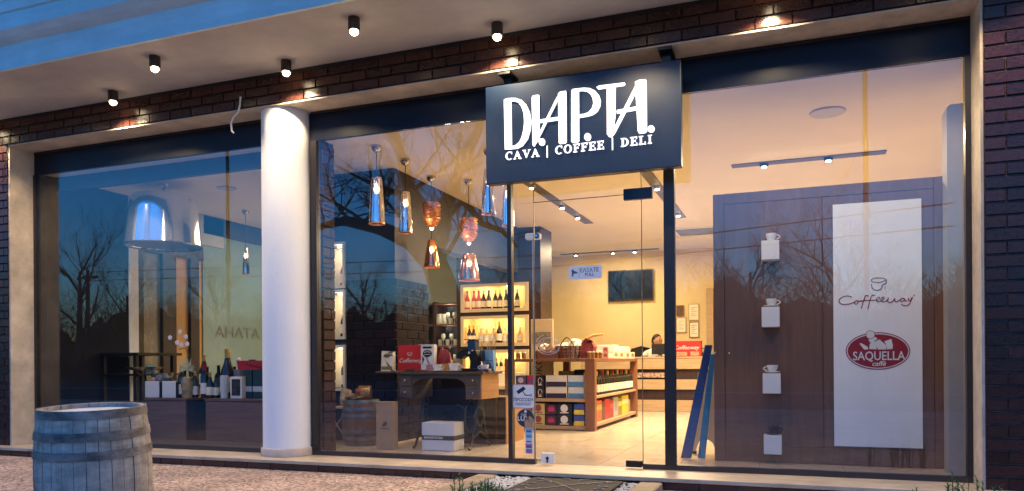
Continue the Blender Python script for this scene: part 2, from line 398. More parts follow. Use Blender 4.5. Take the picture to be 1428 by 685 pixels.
M().box(1.118, 2.6, 0, .3, GZ, 3.094).build('mortar_core', MORTARL, wr); lay(wr, UB, 1.118, 2.6, -.08, 3.094)
wt = thing('brick_wall', 'long brick lintel above the windows and under the soffit', 'brick wall', (-3, .12, 3.1), 'brick piers and lintel')
M().box(-8.6, 2.6, 0, .3, 3.0965, 3.42).build('mortar_core', MORTAR, wt); lay(wt, UB, -8.6, 2.6, 3.0965, 3.3665)
# upper storey wall above the balcony and the rest of the building body
tag(M().box(-8.6, 2.6, .31, .45, 3.10, 6.5).build('upper_wall', WHITEP), 'white upper storey wall of the building', 'wall', None, 'structure')
# stone lining of the opening
rv = thing('window_surround', 'beige stone surround lining the wide shopfront opening', 'window surround', (-3.2, .13, 0))
M().box(-7.55, 1.10, -.004, .27, 3.083, 3.094).build('lintel_lining', STONE, rv)
M().box(-7.570, -7.55, -.004, .27, 0.001, 3.094).build('jamb_lining', STONE, rv)
M().box(1.10, 1.116, -.004, .27, 0.001, 3.094).build('jamb_lining', STONE, rv)

# column
cl = thing('column', 'round white column between the two large shop windows', 'column', (-4.30, .225, 0))
M().lathe([(.219, .045), (.217, 1.6), (.216, 3.082)], (-4.30, .225, 0), 64, cap=False).build('shaft', COLM, cl, smooth=True)
M().lathe([(.236, .002), (.238, .065), (.233, .072), (.219, .075)], (-4.30, .225, 0), 64, cap=False).build('base', mat('column base stone', (.55, .46, .40), .6, var=.12, scale=6), cl, smooth=True)

# cable dangling from the lintel beside the column
tag(M().tube([(-4.60, -.02, 3.20), (-4.60, -.03, 3.12), (-4.62, -.03, 3.06), (-4.67, -.035, 3.02), (-4.695, -.035, 2.97), (-4.69, -.03, 2.90), (-4.67, -.03, 2.885)], .008, 6).build('cable', WHITE, smooth=True),
    'short white cable hanging from the lintel beside the column', 'cable')
tag(M().tube([(-7.53, -.02, 3.2), (-7.535, -.025, 3.05), (-7.545, -.03, 2.95), (-7.59, -.03, 2.87), (-7.58, -.03, 2.78), (-7.62, -.03, 2.72), (-7.68, -.03, 2.73)], .005, 5).build('cable', BLACK, smooth=True),
    'thin dark cable on the brick pier at the left end', 'cable')

# ------------------------------------------------------------------ balcony over the pavement
FASC = mat('balcony paint', (.70, .78, .76), .55, var=.05, scale=2, bump=.1, bscale=30)
bl = thing('balcony', 'pale balcony slab with moulded edge running over the shopfront', 'balcony', (-3, -.45, 3.37))
X0, X1 = -12, 6
M().box(X0, X1, -.88, .30, 3.37, 3.40).build('soffit', PLASTER, bl)
M().box(X0, X1, -.905, -.8805, 3.368, 3.575).build('fascia', FASC, bl)
M().box(X0, X1, -.88, .0, 3.401, 3.7).build('slab', FASC, bl)
crn = M(); prof = [(-.905, 3.575), (-.93, 3.590), (-.96, 3.612), (-.985, 3.640), (-1.0, 3.655), (-1.0, 3.765), (-.985, 3.772), (-.985, 3.80), (-1.0, 3.807), (-1.01, 4.9), (-.85, 4.9), (-.85, 3.6)]
crn.prism(prof, X0, X1, plane='yz'); crn.build('cornice', FASC, bl)

# soffit spot lamps
BULB = lamp_emit('spot bulb', (1., .78, .48), 22.)
def spot_lamp(x, y, lb):
    t = thing('soffit_spotlight', lb, 'spotlight', (x, y, 3.37), 'cylinder spotlights under the balcony')
    M().lathe([(.040, -.095), (.044, -.095), (.044, .0)], (x, y, 3.369), 20, cap=False).lathe([(.0, .0), (.044, 0)], (x, y, 3.3685), 20, cap=False).build('housing', HOUSE, t, smooth=True)
    M().sphere((x, y, 3.266), .032, 14, (1, 1, .8)).build('bulb', BULB, t, smooth=True)
    light('SPOT', (x, y, 3.22), WARM, 56, t, .03, spot=138, blend=.35)
    light('POINT', (x, y, 3.215), WARM, .3, t, .03)
for i, (x, y) in enumerate([(-7.85, -.18), (-5.93, -.18), (-3.99, -.18), (-2.08, -.18), (-.14, -.18), (1.80, -.18), (-6.90, -.65), (-4.94, -.65), (-3.03, -.65), (-1.1, -.65), (.85, -.65)]):
    spot_lamp(x, y, {1: 'small round spotlight under the soffit close to the brick, first from the left', 2: 'small round spotlight under the soffit nearly above the white column', 3: 'small round spotlight under the soffit above the sign',
        7: 'small round spotlight of the outer row, nearest the left window', 8: 'small round spotlight of the outer row, right of the column'}.get(i, ['small round spotlight under the soffit beyond the left end, over the brick pier', '', '', '', 'small round spotlight under the soffit near the brick, right of the sign', 'small round spotlight under the soffit over the right brick pier', 'small round spotlight of the outer row, first at the left end', '', '', 'small round spotlight of the outer row, in front of the sign', 'small round spotlight of the outer row, last at the right end'][i]))

# ------------------------------------------------------------------ shop windows
GY = .27
def window(x0, x1, lb, panes, rail=True, hz=2.82, jl=.035, jr=.035, mull=()):
    t = thing('shop_window', lb, 'shop window', ((x0+x1)/2, GY, 0), 'large windows of the shopfront')
    M().box(x0, x1, GY-.006, GY+.03, hz, 3.080).build('header_panel', HEADM, t)
    M().box(x0, x1, GY-.012, GY+.03, 3.060, 3.081).build('head_rail', FRAME, t)
    M().box(x0, x0+jl, GY-.02, GY+.04, .0405, hz).build('jamb', FRAME, t)
    M().box(x1-jr, x1, GY-.02, GY+.04, .0405, hz).build('jamb', FRAME, t)
    if rail: M().box(x0, x1, GY-.015, GY+.04, .001, .04).build('bottom_rail', RAILM, t)
    for a, b in panes: M().box(a, b, GY-.003, GY+.005, .04, hz-.001).build('pane', GLASS, t)
    return t
window(-7.5497, -4.42, 'wide shop window left of the white column', [(-7.51, -4.455)], hz=2.84)
window(-4.06, -2.14, 'shop window between the white column and the door', [(-4.0, -2.175)], jl=.06, jr=.035)
window(-.915, 1.0997, 'shop window right of the door in front of the wooden panel', [(-.835, 1.065)], jl=.08, jr=.0345)
tag(M().box(-4.419, -4.061, .285, .31, .002, 3.079).build('frame_post', FRAME), 'dark frame post filling the gap behind the white column', 'post')
# entrance: side glass, door leaf, fittings
et = thing('door_frame', 'glazed entrance surround with fixed side glass around the door leaf', 'door frame', (-1.53, GY, 0))
M().box(-2.14, -.915, GY-.006, GY+.03, 2.82, 3.080).build('header_panel', HEADM, et)
M().box(-2.138, -1.952, GY-.003, GY+.005, .04, 2.098).build('side_pane', GLASS2, et)
M().box(-1.085, -.917, GY-.003, GY+.005, .04, 2.098).build('side_pane', GLASS2, et)
M().box(-2.138, -.917, GY-.003, GY+.005, 2.102, 2.819).build('transom_pane', GLASS2, et)
M().box(-2.138, -1.952, GY-.015, GY+.04, .001, .04).build('bottom_rail', RAILM, et)
M().box(-1.085, -.917, GY-.015, GY+.04, .001, .04).build('bottom_rail', RAILM, et)
M().box(-1.955, -1.950, GY-.006, GY+.008, .02, 2.82).box(-1.087, -1.083, GY-.006, GY+.008, .02, 2.82).box(-1.95, -1.087, GY-.006, GY+.008, 2.098, 2.102).build('glass_edges', mat('glass edge', (.10, .09, .07), .3, var=0), et)
dl = thing('glass_door', 'frameless glass door leaf with dark pivot fittings', 'door', (-1.52, GY, 0))
M().box(-1.948, -1.089, GY-.004, GY+.005, .012, 2.096).build('glass_leaf', GLASS2, dl)
M().box(-1.22, -1.00, GY-.02, GY+.02, 2.055, 2.14).build('patch_fitting', NAVY, dl, bevel=.004)
M().box(-1.215, -1.09, GY-.022, GY+.022, .012, .062).build('floor_pivot', BLACKM, dl, bevel=.004)
lk = M().box(-1.90, -1.79, GY-.02, GY+.016, .014, .095).build('lock', mat('lock plate', (.75, .74, .72), .4, var=0), dl, bevel=.002)
M().cyl((-1.845, GY-.026, .055), .012, .008, 12, ax=(0, 1, 0)).box(-1.851, -1.839, GY-.026, GY-.018, .02, .05).build('keyhole', BLACK, lk)
# interior brick pillar beside the middle window
bp = thing('brick_pillar', 'slim brick pillar just inside the glass right of the column', 'pillar', (-4.1, .5, 0))
M().box(-4.30, -4.0, .33, .52, 0, 2.85).build('mortar_core', MORTAR, bp)
lay(bp, UB2, -4.30, -4.0, .0, 2.85, y=.33, ph=-4.0, px=.245, pz=.094); lay(bp, UB2, .33, .52, .0, 2.85, y=-4.0, axis='y', ph=.33, px=.245, pz=.094)

# ------------------------------------------------------------------ hanging sign with lit letters
sg = thing('shop_sign', 'navy shop sign with white lit letters above the glass door', 'sign', (-1.50, .04, 2.21))
M().box(-2.253, -.747, .0, .08, 2.212, 2.972).build('board', NAVY, sg, bevel=.004)
for x in (-2.10, -.86):
    br = M().box(x-.05, x+.05, -.004+.008, .20, 3.060, 3.0825).box(x-.03, x+.03, .08, .12, 2.6, 3.062).build('bracket', BLACKM, sg)
def S3(x, y):
    q_ = at(x/2.978+660, y/2.978+50, 'y', 0); return (q_.x, q_.z)
def S8(x, y):
    q_ = at(x/5.708+690, y/5.708+120, 'y', 0); return (q_.x, q_.z)
def letter(polys, f=S8, name='letter', d=.022):
    q = M()
    for i, po in enumerate(polys): q.prism([f(*v) for v in po], -.007-.0006*i, .003+.0004*i)
    return q.build(name, SIGNW, sg)
def arc(cx, cy, rx, ry, a0, a1, n=14): return [(cx+rx*math.cos(math.radians(a0+(a1-a0)*i/n)), cy+ry*math.sin(math.radians(a0+(a1-a0)*i/n))) for i in range(n+1)]
letter([[(75, 112), (95, 102), (133, 98), (138, 490), (135, 505), (82, 508)],
        [(130, 98), (170, 98)] + [(215, 115), (252, 150), (280, 210), (292, 285), (286, 350), (265, 425), (225, 478), (185, 500), (134, 505), (134, 482), (165, 474), (195, 450), (215, 410), (230, 350), (236, 285), (232, 220), (215, 168), (190, 135), (160, 124), (130, 124)]])
letter([[(296, 92), (305, 80), (345, 72), (356, 76), (358, 440), (345, 440), (312, 484), (302, 472)]])
letter([[(505, 62), (520, 48), (568, 40), (571, 58), (573, 450), (560, 460), (520, 464), (511, 455)],
        [(528, 47), (545, 50), (512, 100), (372, 382), (318, 482), (305, 470), (350, 385), (490, 100)], [(358, 270), (512, 247), (512, 274), (358, 297)]])
letter([arc(377, 448, 25, 30, 0, 360, 16)[:-1]], name='dot')
letter([[(611, 38), (622, 26), (671, 20), (673, 440), (665, 450), (620, 454), (610, 444)],
        [(668, 21), (712, 16), (760, 20), (800, 40), (830, 75), (845, 120), (840, 165), (820, 205), (785, 232), (740, 246), (670, 256), (670, 230), (715, 224), (750, 208), (775, 178), (786, 140), (780, 100), (762, 66), (735, 47), (700, 42), (668, 44)]])
letter([arc(740, 408, 27, 31, 0, 360, 16)[:-1]], name='dot')
letter([[(512, 214), (523, 208), (629, 195), (633, 203), (627, 209), (520, 224)], [(555, 214), (592, 210), (590, 345), (578, 420), (566, 422), (556, 410)]], S3)
letter([[(672, 192), (690, 184), (717, 182), (720, 190), (722, 398), (715, 405), (690, 408), (684, 398)],
        [(686, 186), (700, 186), (660, 270), (588, 408), (574, 424), (568, 418), (612, 330), (665, 225)], [(597, 310), (686, 293), (686, 309), (597, 325)]], S3)
letter([arc(739, 388, 14.5, 15, 0, 360, 16)[:-1]], S3, 'dot')
# small serif line, drawn as strokes with serifs in a unit box
def ser(ch):
    t, n = .20, .10
    B = lambda x0, x1, z0, z1: [(x0, z0), (x1, z0), (x1, z1), (x0, z1)]
    L = {
     'I': [B(.2, .4, 0, 1), B(.08, .52, 0, .09), B(.08, .52, .91, 1)],
     '|': [B(.2, .32, -.25, 1.2)],
     'L': [B(.12, .34, 0, 1), B(0, .48, .91, 1), B(0, .75, 0, .10), B(.66, .75, 0, .3)],
     'E': [B(.12, .34, 0, 1), B(0, .75, .90, 1), B(0, .78, 0, .10), B(.34, .6, .46, .56), B(.66, .75, .72, 1), B(.69, .78, 0, .28), B(.53, .6, .38, .64)],
     'F': [B(.12, .34, 0, 1), B(0, .75, .90, 1), B(0, .48, 0, .09), B(.34, .6, .46, .56), B(.66, .75, .72, 1), B(.53, .6, .38, .64)],
     'A': [[(.42, 1), (.52, 1), (.92, 0), (.68, 0), (.40, .78)], [(.44, 1), (.42, .80), (.18, 0), (.06, 0)], B(.24, .72, .30, .39), B(-.02, .3, 0, .07), B(.58, 1.0, 0, .07)],
     'V': [[(.08, 1), (.32, 1), (.56, .26), (.50, 0), (.42, 0)], [(.50, 0), (.56, .24), (.80, 1), (.90, 1)], B(-.02, .40, .93, 1), B(.68, 1.0, .93, 1)],
     'D': [B(.12, .34, 0, 1), B(0, .4, .91, 1), B(0, .4, 0, .09), [(.38, 1)] + [(.38+.50*math.sin(a*PI/12), .5+.5*math.cos(a*PI/12)) for a in range(1, 12)] + [(.38, 0), (.38, .1)] + [(.38+.27*math.sin(a*PI/12), .5-.4*math.cos(a*PI/12)) for a in range(1, 12)] + [(.38, .9)]],
     'O': [[(.48+sd*.48*math.sin(a*PI/12), .5+.52*math.cos(a*PI/12)) for a in range(0, 13)] + [(.48+sd*.26*math.sin(a*PI/12), .5+.42*math.cos(a*PI/12)) for a in range(12, -1, -1)] for sd in (-1, 1)],
     'C': [[(.50+.48*math.cos(math.radians(a)), .5+.52*math.sin(math.radians(a))) for a in range(48, 313, 12)] + [(.50+.26*math.cos(math.radians(a)), .5+.41*math.sin(math.radians(a))) for a in range(306, 47, -12)], B(.76, .84, .68, .98)]}
    wd = {'I': .6, '|': .52, 'L': .78, 'E': .82, 'F': .78, 'A': .98, 'V': .96, 'D': .92, 'O': .98, 'C': .9}
    return L[ch], wd[ch]
def serif_line(s, xa, xb, za, zb, h):
    tot = sum(.55 if c == ' ' else ser(c)[1]+.14 for c in s); k = (xb-xa)/tot; x = xa
    for c in s:
        if c == ' ': x += .55*k; continue
        po, wd = ser(c); z = za+(zb-za)*(x-xa)/(xb-xa); q = M()
        for i, pl in enumerate(po): q.prism([(x+a*k, z+b_*h) for a, b_ in pl], -.006-.0005*i, .003)
        q.build('letter', SIGNW, sg); x += (wd+.14)*k
serif_line('CAVA | COFFEE | DELI', -2.088, -.940, 2.385, 2.393, .062)

# ================================================================== INSIDE: room shell
CZ = 2.85
fl = tag(M().box(-7.46, 1.7, .33, 8.5, -.06, -.006).build('floor', GROUT), kind='structure'); fo = ORG[fl.name]
ft = None
for i in range(16):
    for j in range(14):
        x0, y0 = -7.46+i*.6, .335+j*.6
        x1, y1 = min(x0+.6, 1.7), min(y0+.6, 8.5)
        if x1-x0 < .1 or y1-y0 < .1 or (i == 15 and x1-x0 < .1): continue
        if ft is None:
            ft = M().box(x0+.002, x0+.598, y0+.002, y0+.598, -.006, 0).build('tile', TILE, fl, bevel=.001)
        else:
            o = ft.copy(); C.objects.link(o); o.location = (x0+7.46, y0-.335, 0)
            if x1-x0 < .6: o.scale.x = (x1-x0)/.6; o.location.x = x0+7.46+(1-o.scale.x)*0 
            if y1-y0 < .6: o.scale.y = (y1-y0)/.6
            # tile meshes are written from the floor's own origin: keep the near corner in place when a tile is cut
            if o.scale.x != 1 or o.scale.y != 1:
                cx, cy = (-7.46+.002)-fo.x, (.335+.002)-fo.y
                o.location.x = (x0+.002-fo.x)-cx*o.scale.x; o.location.y = (y0+.002-fo.y)-cy*o.scale.y
ce = tag(M().box(-7.6, 1.7, .302, 8.6, CZ, CZ+.1).build('ceiling', CEIL), kind='structure')
tag(M().box(-4.6, 1.7, 8.4, 8.5, 0, CZ-.001).build('back_wall', WALLY), kind='structure')
tag(M().box(-7.5, -4.6, 8.4, 8.5, 0, CZ-.001).build('back_wall', WALLP), kind='structure')
tag(M().box(1.60, 1.70, .33, 8.4, 0, CZ-.001).build('side_wall', WALLY), kind='structure')
# dark board hiding the near ceiling, and wall end beside the panel
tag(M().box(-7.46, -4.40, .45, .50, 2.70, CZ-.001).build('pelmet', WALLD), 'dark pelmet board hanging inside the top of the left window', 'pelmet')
tag(M().prism([(1.02+.0, .002), (1.22, .002), (1.22, 2.62), (1.04, 2.62), (1.02, 2.60)], .62, .80).build('wall_pier', mat('grey pier paint', (.42, .38, .33), .7, var=.04)), 'pale grey pier inside the right end of the right window', 'pier')
# left wall: near part, white post, then framed panes and a pale frosted partition with letters
lw = thing('glazed_partition', 'left side wall of glass panes in dark frames with pale letters on the far pane', 'partition', (-7.5, 2.5, 0))
XL = -7.46
M().box(XL-.14, XL, .33, 1.385, 0, CZ-.001).build('wall_end', mat('blue grey wall', (.02, .02, .026), .9, var=.1, spec=.1), lw)
M().box(XL-.14, XL+.012, 1.385, 1.52, 0, 2.40).build('white_post', WHITEP, lw)
M().box(XL-.14, XL+.01, 1.52, 2.60, 2.225, 2.44).box(XL-.14, XL+.01, 1.52, 1.60, .012, 2.225).box(XL-.14, XL+.01, 1.90, 2.12, .012, 2.225).box(XL-.14, XL+.01, 2.37, 2.52, .012, 2.225).build('frame', FRAME, lw)
M().box(XL-.14, XL, .33+1.06, 3.0, 2.442, CZ-.001).build('header_wall', WALLP, lw)
M().box(XL-.05, XL-.04, 1.60, 1.90, .012, 2.225).build('pane', mat('grey frosted glass', (.22, .22, .19), .25, var=.1), lw)
M().box(XL-.05, XL-.04, 2.12, 2.37, .012, 2.225).build('pane', mat('warm light glass', (.50, .30, .13), .3, var=.08, scale=2), lw)  # warm light on the pane put into its colour
M().box(XL-.05, XL-.04, 2.52, 2.62, .012, 2.44).build('pane', mat('amber edge glass', (.55, .30, .10), .3, var=.08), lw)
FRO = mat('pale green glass', (.24, .36, .38), .22, var=.06, scale=1.5)
M().box(XL-.06, XL-.02, 2.62, 8.4, .012, 2.60).build('pane', FRO, lw)
M().box(XL-.14, XL, 2.62, 8.4, 2.60, CZ-.001).build('beam', mat('blue beam', (.05, .06, .09), .4, var=.1), lw)
t_ = text('ATAHA', .22, mat('etched letter', (.20, .25, .24), .5, var=0), lw, (XL-.012, 3.30, 1.27), rot=(PI/2, 0, PI/2), align='CENTER', flip=True)
t_.scale = (-1.25, 1, 1)
# shelf strip and console in the dark near corner
cs = thing('console_table', 'dark console table with open shelf by the left end of the window', 'console table', (-7.0, 1.2, 0))
M().box(-7.44, -6.86, .95, 1.60, .93, .96).build('top', BLACKM, cs)
for x in (-7.42, -6.94):
    for y in (1.0, 1.54): M().box(x-.02, x+.02, y-.02, y+.02, .002, .93).build('leg', BLACKM, cs)
M().box(-7.42, -6.88, .97, 1.58, .70, .72).build('shelf', BLACKM, cs)
tr = tag(M().lathe([(.0, 0), (.14, 0), (.19, .03), (.2, .035), (.185, .037), (.13, .012), (.0, .012)], (-6.78, .98, .763), 28, cap=False).build('tray', STEEL, smooth=True), 'round steel tray on a thin stand left of the white gift boxes', 'tray')
st = tag(M().tube([(-6.78, .98, .76), (-6.78, .98, .01)], .012, 8).cyl((-6.78, .98, .003), .13, .012, 20).tube([(-6.78,.98,.4),(-6.62,.9,.2)],.008,6).build('tray_stand', BLACKM, smooth=True), 'thin black stand carrying the round steel tray', 'stand')

# block with dark brick and lit niches
bk = thing('brick_block', 'dark brick wall block with three lit bottle niches in the middle window', 'wall block', (-4.4, 1.8, 0))
nx0, nx1 = -4.80, -4.50; nz = [(.56, .99), (1.11, 1.58), (1.655, 2.09)]
q = M(); YB = 1.45
q.box(-5.1, nx0, YB, 2.2, 0, CZ-.001).box(nx1, -3.88, YB, 2.2, 0, CZ-.001).box(nx0, nx1, YB+.25, 2.2, 0, CZ-.001)
zs = [0] + [v for n in nz for v in n] + [CZ-.001]
for i in range(0, len(zs), 2): q.box(nx0, nx1, YB, YB+.25, zs[i], zs[i+1])
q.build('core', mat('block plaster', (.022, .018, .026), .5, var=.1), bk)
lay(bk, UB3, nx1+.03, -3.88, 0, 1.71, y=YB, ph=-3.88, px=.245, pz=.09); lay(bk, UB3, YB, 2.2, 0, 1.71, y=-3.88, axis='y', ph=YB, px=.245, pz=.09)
NICH = mat('niche lining', (.6, .56, .48), .6, var=.03)
for i, (a, b_) in enumerate(nz):
    M().box(nx1-.0, nx1+.028, YB-.03, YB+.0, a-.03, b_+.03).box(nx0-.03, nx0, YB-.03, YB, a-.03, b_+.03).box(nx0, nx1, YB-.03, YB, b_, b_+.03).box(nx0, nx1, YB-.03, YB, a-.03, a).build('niche_frame', NICH, bk)
    nb = M().box(nx0+.001, nx1-.001, YB+.235, YB+.249, a+.001, b_-.001).box(nx0+.001, nx0+.01, YB, YB+.235, a+.001, b_-.001).box(nx1-.01, nx1-.001, YB, YB+.235, a+.001, b_-.001).build('niche_lining', NICH, bk)
    M().cyl((-4.60, YB+.08, b_-.012), .022, .008, 12).build('niche_light', lamp_emit('niche bulb', (1, .8, .5), 8), bk)
    light('POINT', (-4.60, YB+.08, b_-.06), WARM, 3.0, bk, .02)
# bulkhead over the opening and the pale room behind
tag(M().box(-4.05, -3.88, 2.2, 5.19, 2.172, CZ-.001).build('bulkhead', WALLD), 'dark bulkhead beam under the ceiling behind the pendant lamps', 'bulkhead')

# ceiling tracks with spotlights, vent, discs
TRK = mat('track recess', (.10, .10, .13), .5, var=.05); LENS = lamp_emit('track lens', (1, .84, .58), 30.)
def track(x0, x1, y0, y1, spots, lb, W=60):
    t = thing('ceiling_track', lb, 'ceiling track light', ((x0+x1)/2, (y0+y1)/2, CZ), 'recessed track lights')
    M().box(x0, x1, y0, y1, CZ-.008, CZ-.0015).build('recess', TRK, t)
    for x, y, on in spots:
        M().lathe([(.0, -.03), (.030, -.03), (.042, -.026), (.046, 0)], (x, y, CZ-.0085), 16, cap=False).build('spot_head', BLACKM if not on else STEEL, t, smooth=True)
        M().cyl((x, y, CZ-.046), .026, .006, 12).build('lens', LENS, t)
        if on: light('SPOT', (x, y, CZ-.06), WARM, W, t, .04, spot=150, blend=.8)
track(-2.86, -2.73, 2.0, 5.25, [(-2.80, 3.9, 1), (-2.80, 4.65, 1), (-2.8, 2.7, 1)], 'long ceiling track running into the shop, the one above the wine island', 45)
track(-1.54, -1.41, 2.0, 5.33, [(-1.475, 3.3, 1), (-1.475, 4.3, 1), (-1.475, 5.0, 1)], 'long ceiling track running into the shop, the one right of the sign', 75)
track(-.60, .85, 2.63, 2.77, [(-.28, 2.70, 0), (.33, 2.70, 0)], 'ceiling track across the shop above the wooden panel')
track(-4.10, -2.26, 8.05, 8.17, [(-3.8, 8.11, 0), (-2.7, 8.11, 0), (-3.1, 8.11, 0)], 'ceiling track across the shop close to the ochre back wall')
light('AREA', (-2.9, 7.3, CZ-.05), WARM, 50, None, .4, 'back_track_fill', sy=.4)  # unseen area panel added as fill near the back track
light('AREA', (-1.6, 4.6, CZ-.05), WARM, 260, None, .8, 'centre_track_fill', sy=2.)  # unseen panel added as general fill beside the track's own spots
light('AREA', (.2, 2.2, CZ-.05), WARM, 62, None, 1.2, 'window_track_fill', sy=.3)  # unseen area panel added as fill near the track by the window
light('AREA', (-6.0, 3.4, CZ-.05), WARM, 34, None, 1.2, 'far_room_fill', sy=1.2)  # fill without a fixture, raised to brighten the large pendant
light('AREA', (-4.7, 4.4, 2.1), (1, .85, .6), 6, None, .4, 'alcove_light', sy=.4)
for x, y, r, lb in ((.266, 1.22, .14, 'round ceiling speaker above the wooden panel'), (-6.095, 1.504, .11, 'round ceiling speaker in the left window')):
    tag(M().lathe([(r, 0), (r-.004, -.012), (r-.02, -.016), (.0, -.014)], (x, y, CZ-.001), 32, cap=False).build('ceiling_speaker', mat('grille white', (.5, .5, .52), .5, var=.04), smooth=True), lb, 'speaker')
vt = thing('ceiling_vent', 'flat air vent in the ceiling beside the black door post', 'vent', (-1.35, 5.8, CZ))
M().box(-1.75, -.75, 6.2, 6.9, CZ-.012, CZ-.001).build('frame', WHITE, vt)
for i in range(6): M().box(-1.70, -.80, 6.26+i*.1, 6.30+i*.1, CZ-.018, CZ-.0125).build('slat', TRK, vt)

# ------------------------------------------------------------------ pendants
def shadecol(nm, tr):
    m = bpy.data.materials.new(nm); m.use_nodes = True; nt = m.node_tree; p_ = nt.nodes['Principled BSDF']
    p_.inputs['Metallic'].default_value = 1; p_.inputs['Roughness'].default_value = .05; p_.inputs['Base Color'].default_value = (.86, .84, .84, 1)
    t = nt.nodes.new('ShaderNodeBsdfTransparent'); t.inputs[0].default_value = (1, .85, .75, 1)
    mx = nt.nodes.new('ShaderNodeMixShader'); mx.inputs[0].default_value = tr
    lnk(nt, p_.outputs[0], mx.inputs[1]); lnk(nt, t.outputs[0], mx.inputs[2]); lnk(nt, mx.outputs[0], nt.nodes['Material Output'].inputs[0]); return m
SHADE = shadecol('mirrored glass', .08)
PBULB = lamp_emit('pendant bulb', (1, .70, .38), 30); COPPER = mat('copper', (.80, .40, .22), .35, metal=.6, var=.2, scale=12)
RIMM = mat('orange glow rim', (.75, .35, .16), .3, metal=.7, var=0)  # orange glow of the lower rim put into the colour
SHADE2 = shadecol('orange glow mirrored glass', .16); SHADE2.node_tree.nodes['Principled BSDF'].inputs['Base Color'].default_value = (.85, .5, .32, 1); SHADE2.node_tree.nodes['Principled BSDF'].inputs['Roughness'].default_value = .12  # orange glow of the two lower shades put into the tint
def pendant(x, y, z0, z1, r0, r1, lb, pattern_cone=False, W=13):
    r0, r1 = r0*.8, r1*.8
    t = thing('pendant_lamp', lb, 'pendant lamp', (x, y, z0), 'mirrored glass pendants in the middle window')
    M().lathe([(.0, 0), (.045, 0), (.05, -.02), (.035, -.05), (.012, -.062), (0, -.062)], (x, y, CZ-.001), 16, cap=False).build('canopy', STEEL, t, smooth=True)
    M().tube([(x, y, CZ-.06), (x, y, z1+.0)], .004, 6).build('cord', BLACK, t)
    h = z1-z0
    M().lathe([(r0, z0), (r0*.93+r1*.07, z0+h*.2), (r0*.5+r1*.5, z0+h*.6), (r1*1.06, z0+h*.92), (r1*.9, z1), (r1*.55, z1+.004)], (x, y, 0), 32, cap=False).build('shade', SHADE2 if pattern_cone else SHADE, t, smooth=True)
    M().lathe([(r0*1.004, z0-.006), (r0*1.012, z0), (r0*1.004, z0+.007), (r0*.985, z0+.006), (r0*.985, z0-.005)], (x, y, 0), 32, cap=False).build('rim', RIMM, t, smooth=True)
    M().cyl((x, y, z1-.07), .018, .075, 12).build('socket', STEEL, t, smooth=True)
    M().sphere((x, y, z1-.105), .028, 12, (1, 1, 1.2)).build('bulb', PBULB, t, smooth=True)
    light('POINT', (x, y, z1-.105), WARM2, W, t, .03)
    if pattern_cone:  # cone of strips shaped after an orange light pattern above the lamp
        q = M(); zw0, zw1 = z1+.13, z1+.40
        M().lathe([(.02, zw0), (.075, zw0+.07), (.085, zw1)], (x, y, 0), 18, cap=False).build('light_pattern_cone', mat('orange glow lining', (.72, .32, .16), .5, metal=.2, var=.1), t, smooth=True)  # orange glow put into the lining colour
        for k in range(16):
            zz = zw0+.03+(zw1-zw0-.03)*k/16; rr = .035+.055*min(1, (zz-zw0)/.09)
            a0 = R.uniform(0, 6)
            pts = [(x+(rr+R.uniform(.0, .01))*math.cos(a0+a*.55), y+(rr+R.uniform(0, .01))*math.sin(a0+a*.55), zz+R.uniform(-.008, .008)) for a in range(12)]
            q.tube(pts, .0045, 4)
        q.build('light_pattern_strips', COPPER, t)
        light('POINT', (x-.0, y-.16, zw0+.05), WARM2, 1.2, t, .02)  # unseen light added to warm the cone
        M().sphere((x, y, zw0-.005), .019, 10).build('knob', PBULB, t, smooth=True)
pendant(-3.635, .68, 2.12, 2.55, .094, .062, 'slender mirrored pendant nearest the white column')
pendant(-3.610, 1.19, 2.115, 2.52, .083, .056, 'slender mirrored pendant, second from the white column')
pendant(-3.678, 1.9, 1.86, 2.155, .105, .055, 'bell shaped mirrored pendant under a woven copper cone, the left one of its pair', True)
pendant(-3.37, 2.2, 1.735, 2.02, .145, .095, 'wide bell shaped mirrored pendant under a woven copper cone', True)
pendant(-2.72, 1.2, 2.235, 2.66, .085, .06, 'mirrored pendant partly hidden by the sign, the left one')
pendant(-2.525, 1.2, 2.11, 2.52, .075, .055, 'mirrored pendant hanging beside the door post')
_p = at(343, 365, 'y', 2.6)
pendant(_p.x, 2.6, at(343, 383, 'y', 2.6).z, at(343, 346, 'y', 2.6).z, .06, .03, 'small tapered pendant glowing orange near the column in the left window', W=.8)
# large chrome bell pendant in the left window
bgp = thing('large_pendant', 'large chrome bell pendant in the left window', 'pendant lamp', (-6.62, 1.1, 2.14))
M().lathe([(.402, 2.155), (.398, 2.175), (.385, 2.30), (.368, 2.45), (.352, 2.60), (.345, 2.67), (.325, 2.705), (.27, 2.72), (.0, 2.725)], (-6.62, 1.1, 0), 72, cap=False).build('shade', mat('silver lacquer', (.85, .85, .87), .12, metal=.82, var=0), bgp, smooth=True)
M().lathe([(.392, 2.17), (.375, 2.30), (.34, 2.60), (.30, 2.69), (.0, 2.70)], (-6.62, 1.1, 0), 48, cap=False).build('lining', mat('grey lining', (.35, .35, .38), .4, var=.05), bgp, smooth=True)
M().lathe([(.405, 2.145), (.410, 2.152), (.405, 2.16), (.392, 2.158), (.392, 2.147)], (-6.62, 1.1, 0), 72, cap=False).build('rim', STEEL, bgp, smooth=True)
M().tube([(-6.62, 1.1, 2.72), (-6.62, 1.1, 2.79), (-6.60, 1.1, 2.83), (-6.62, 1.1, CZ)], .007, 6).build('cord', BLACK, bgp)
M().lathe([(.0, 0), (.05, 0), (.04, -.02), (.0, -.022)], (-6.62, 1.1, CZ-.001), 16, cap=False).build('canopy', STEEL, bgp, smooth=True)

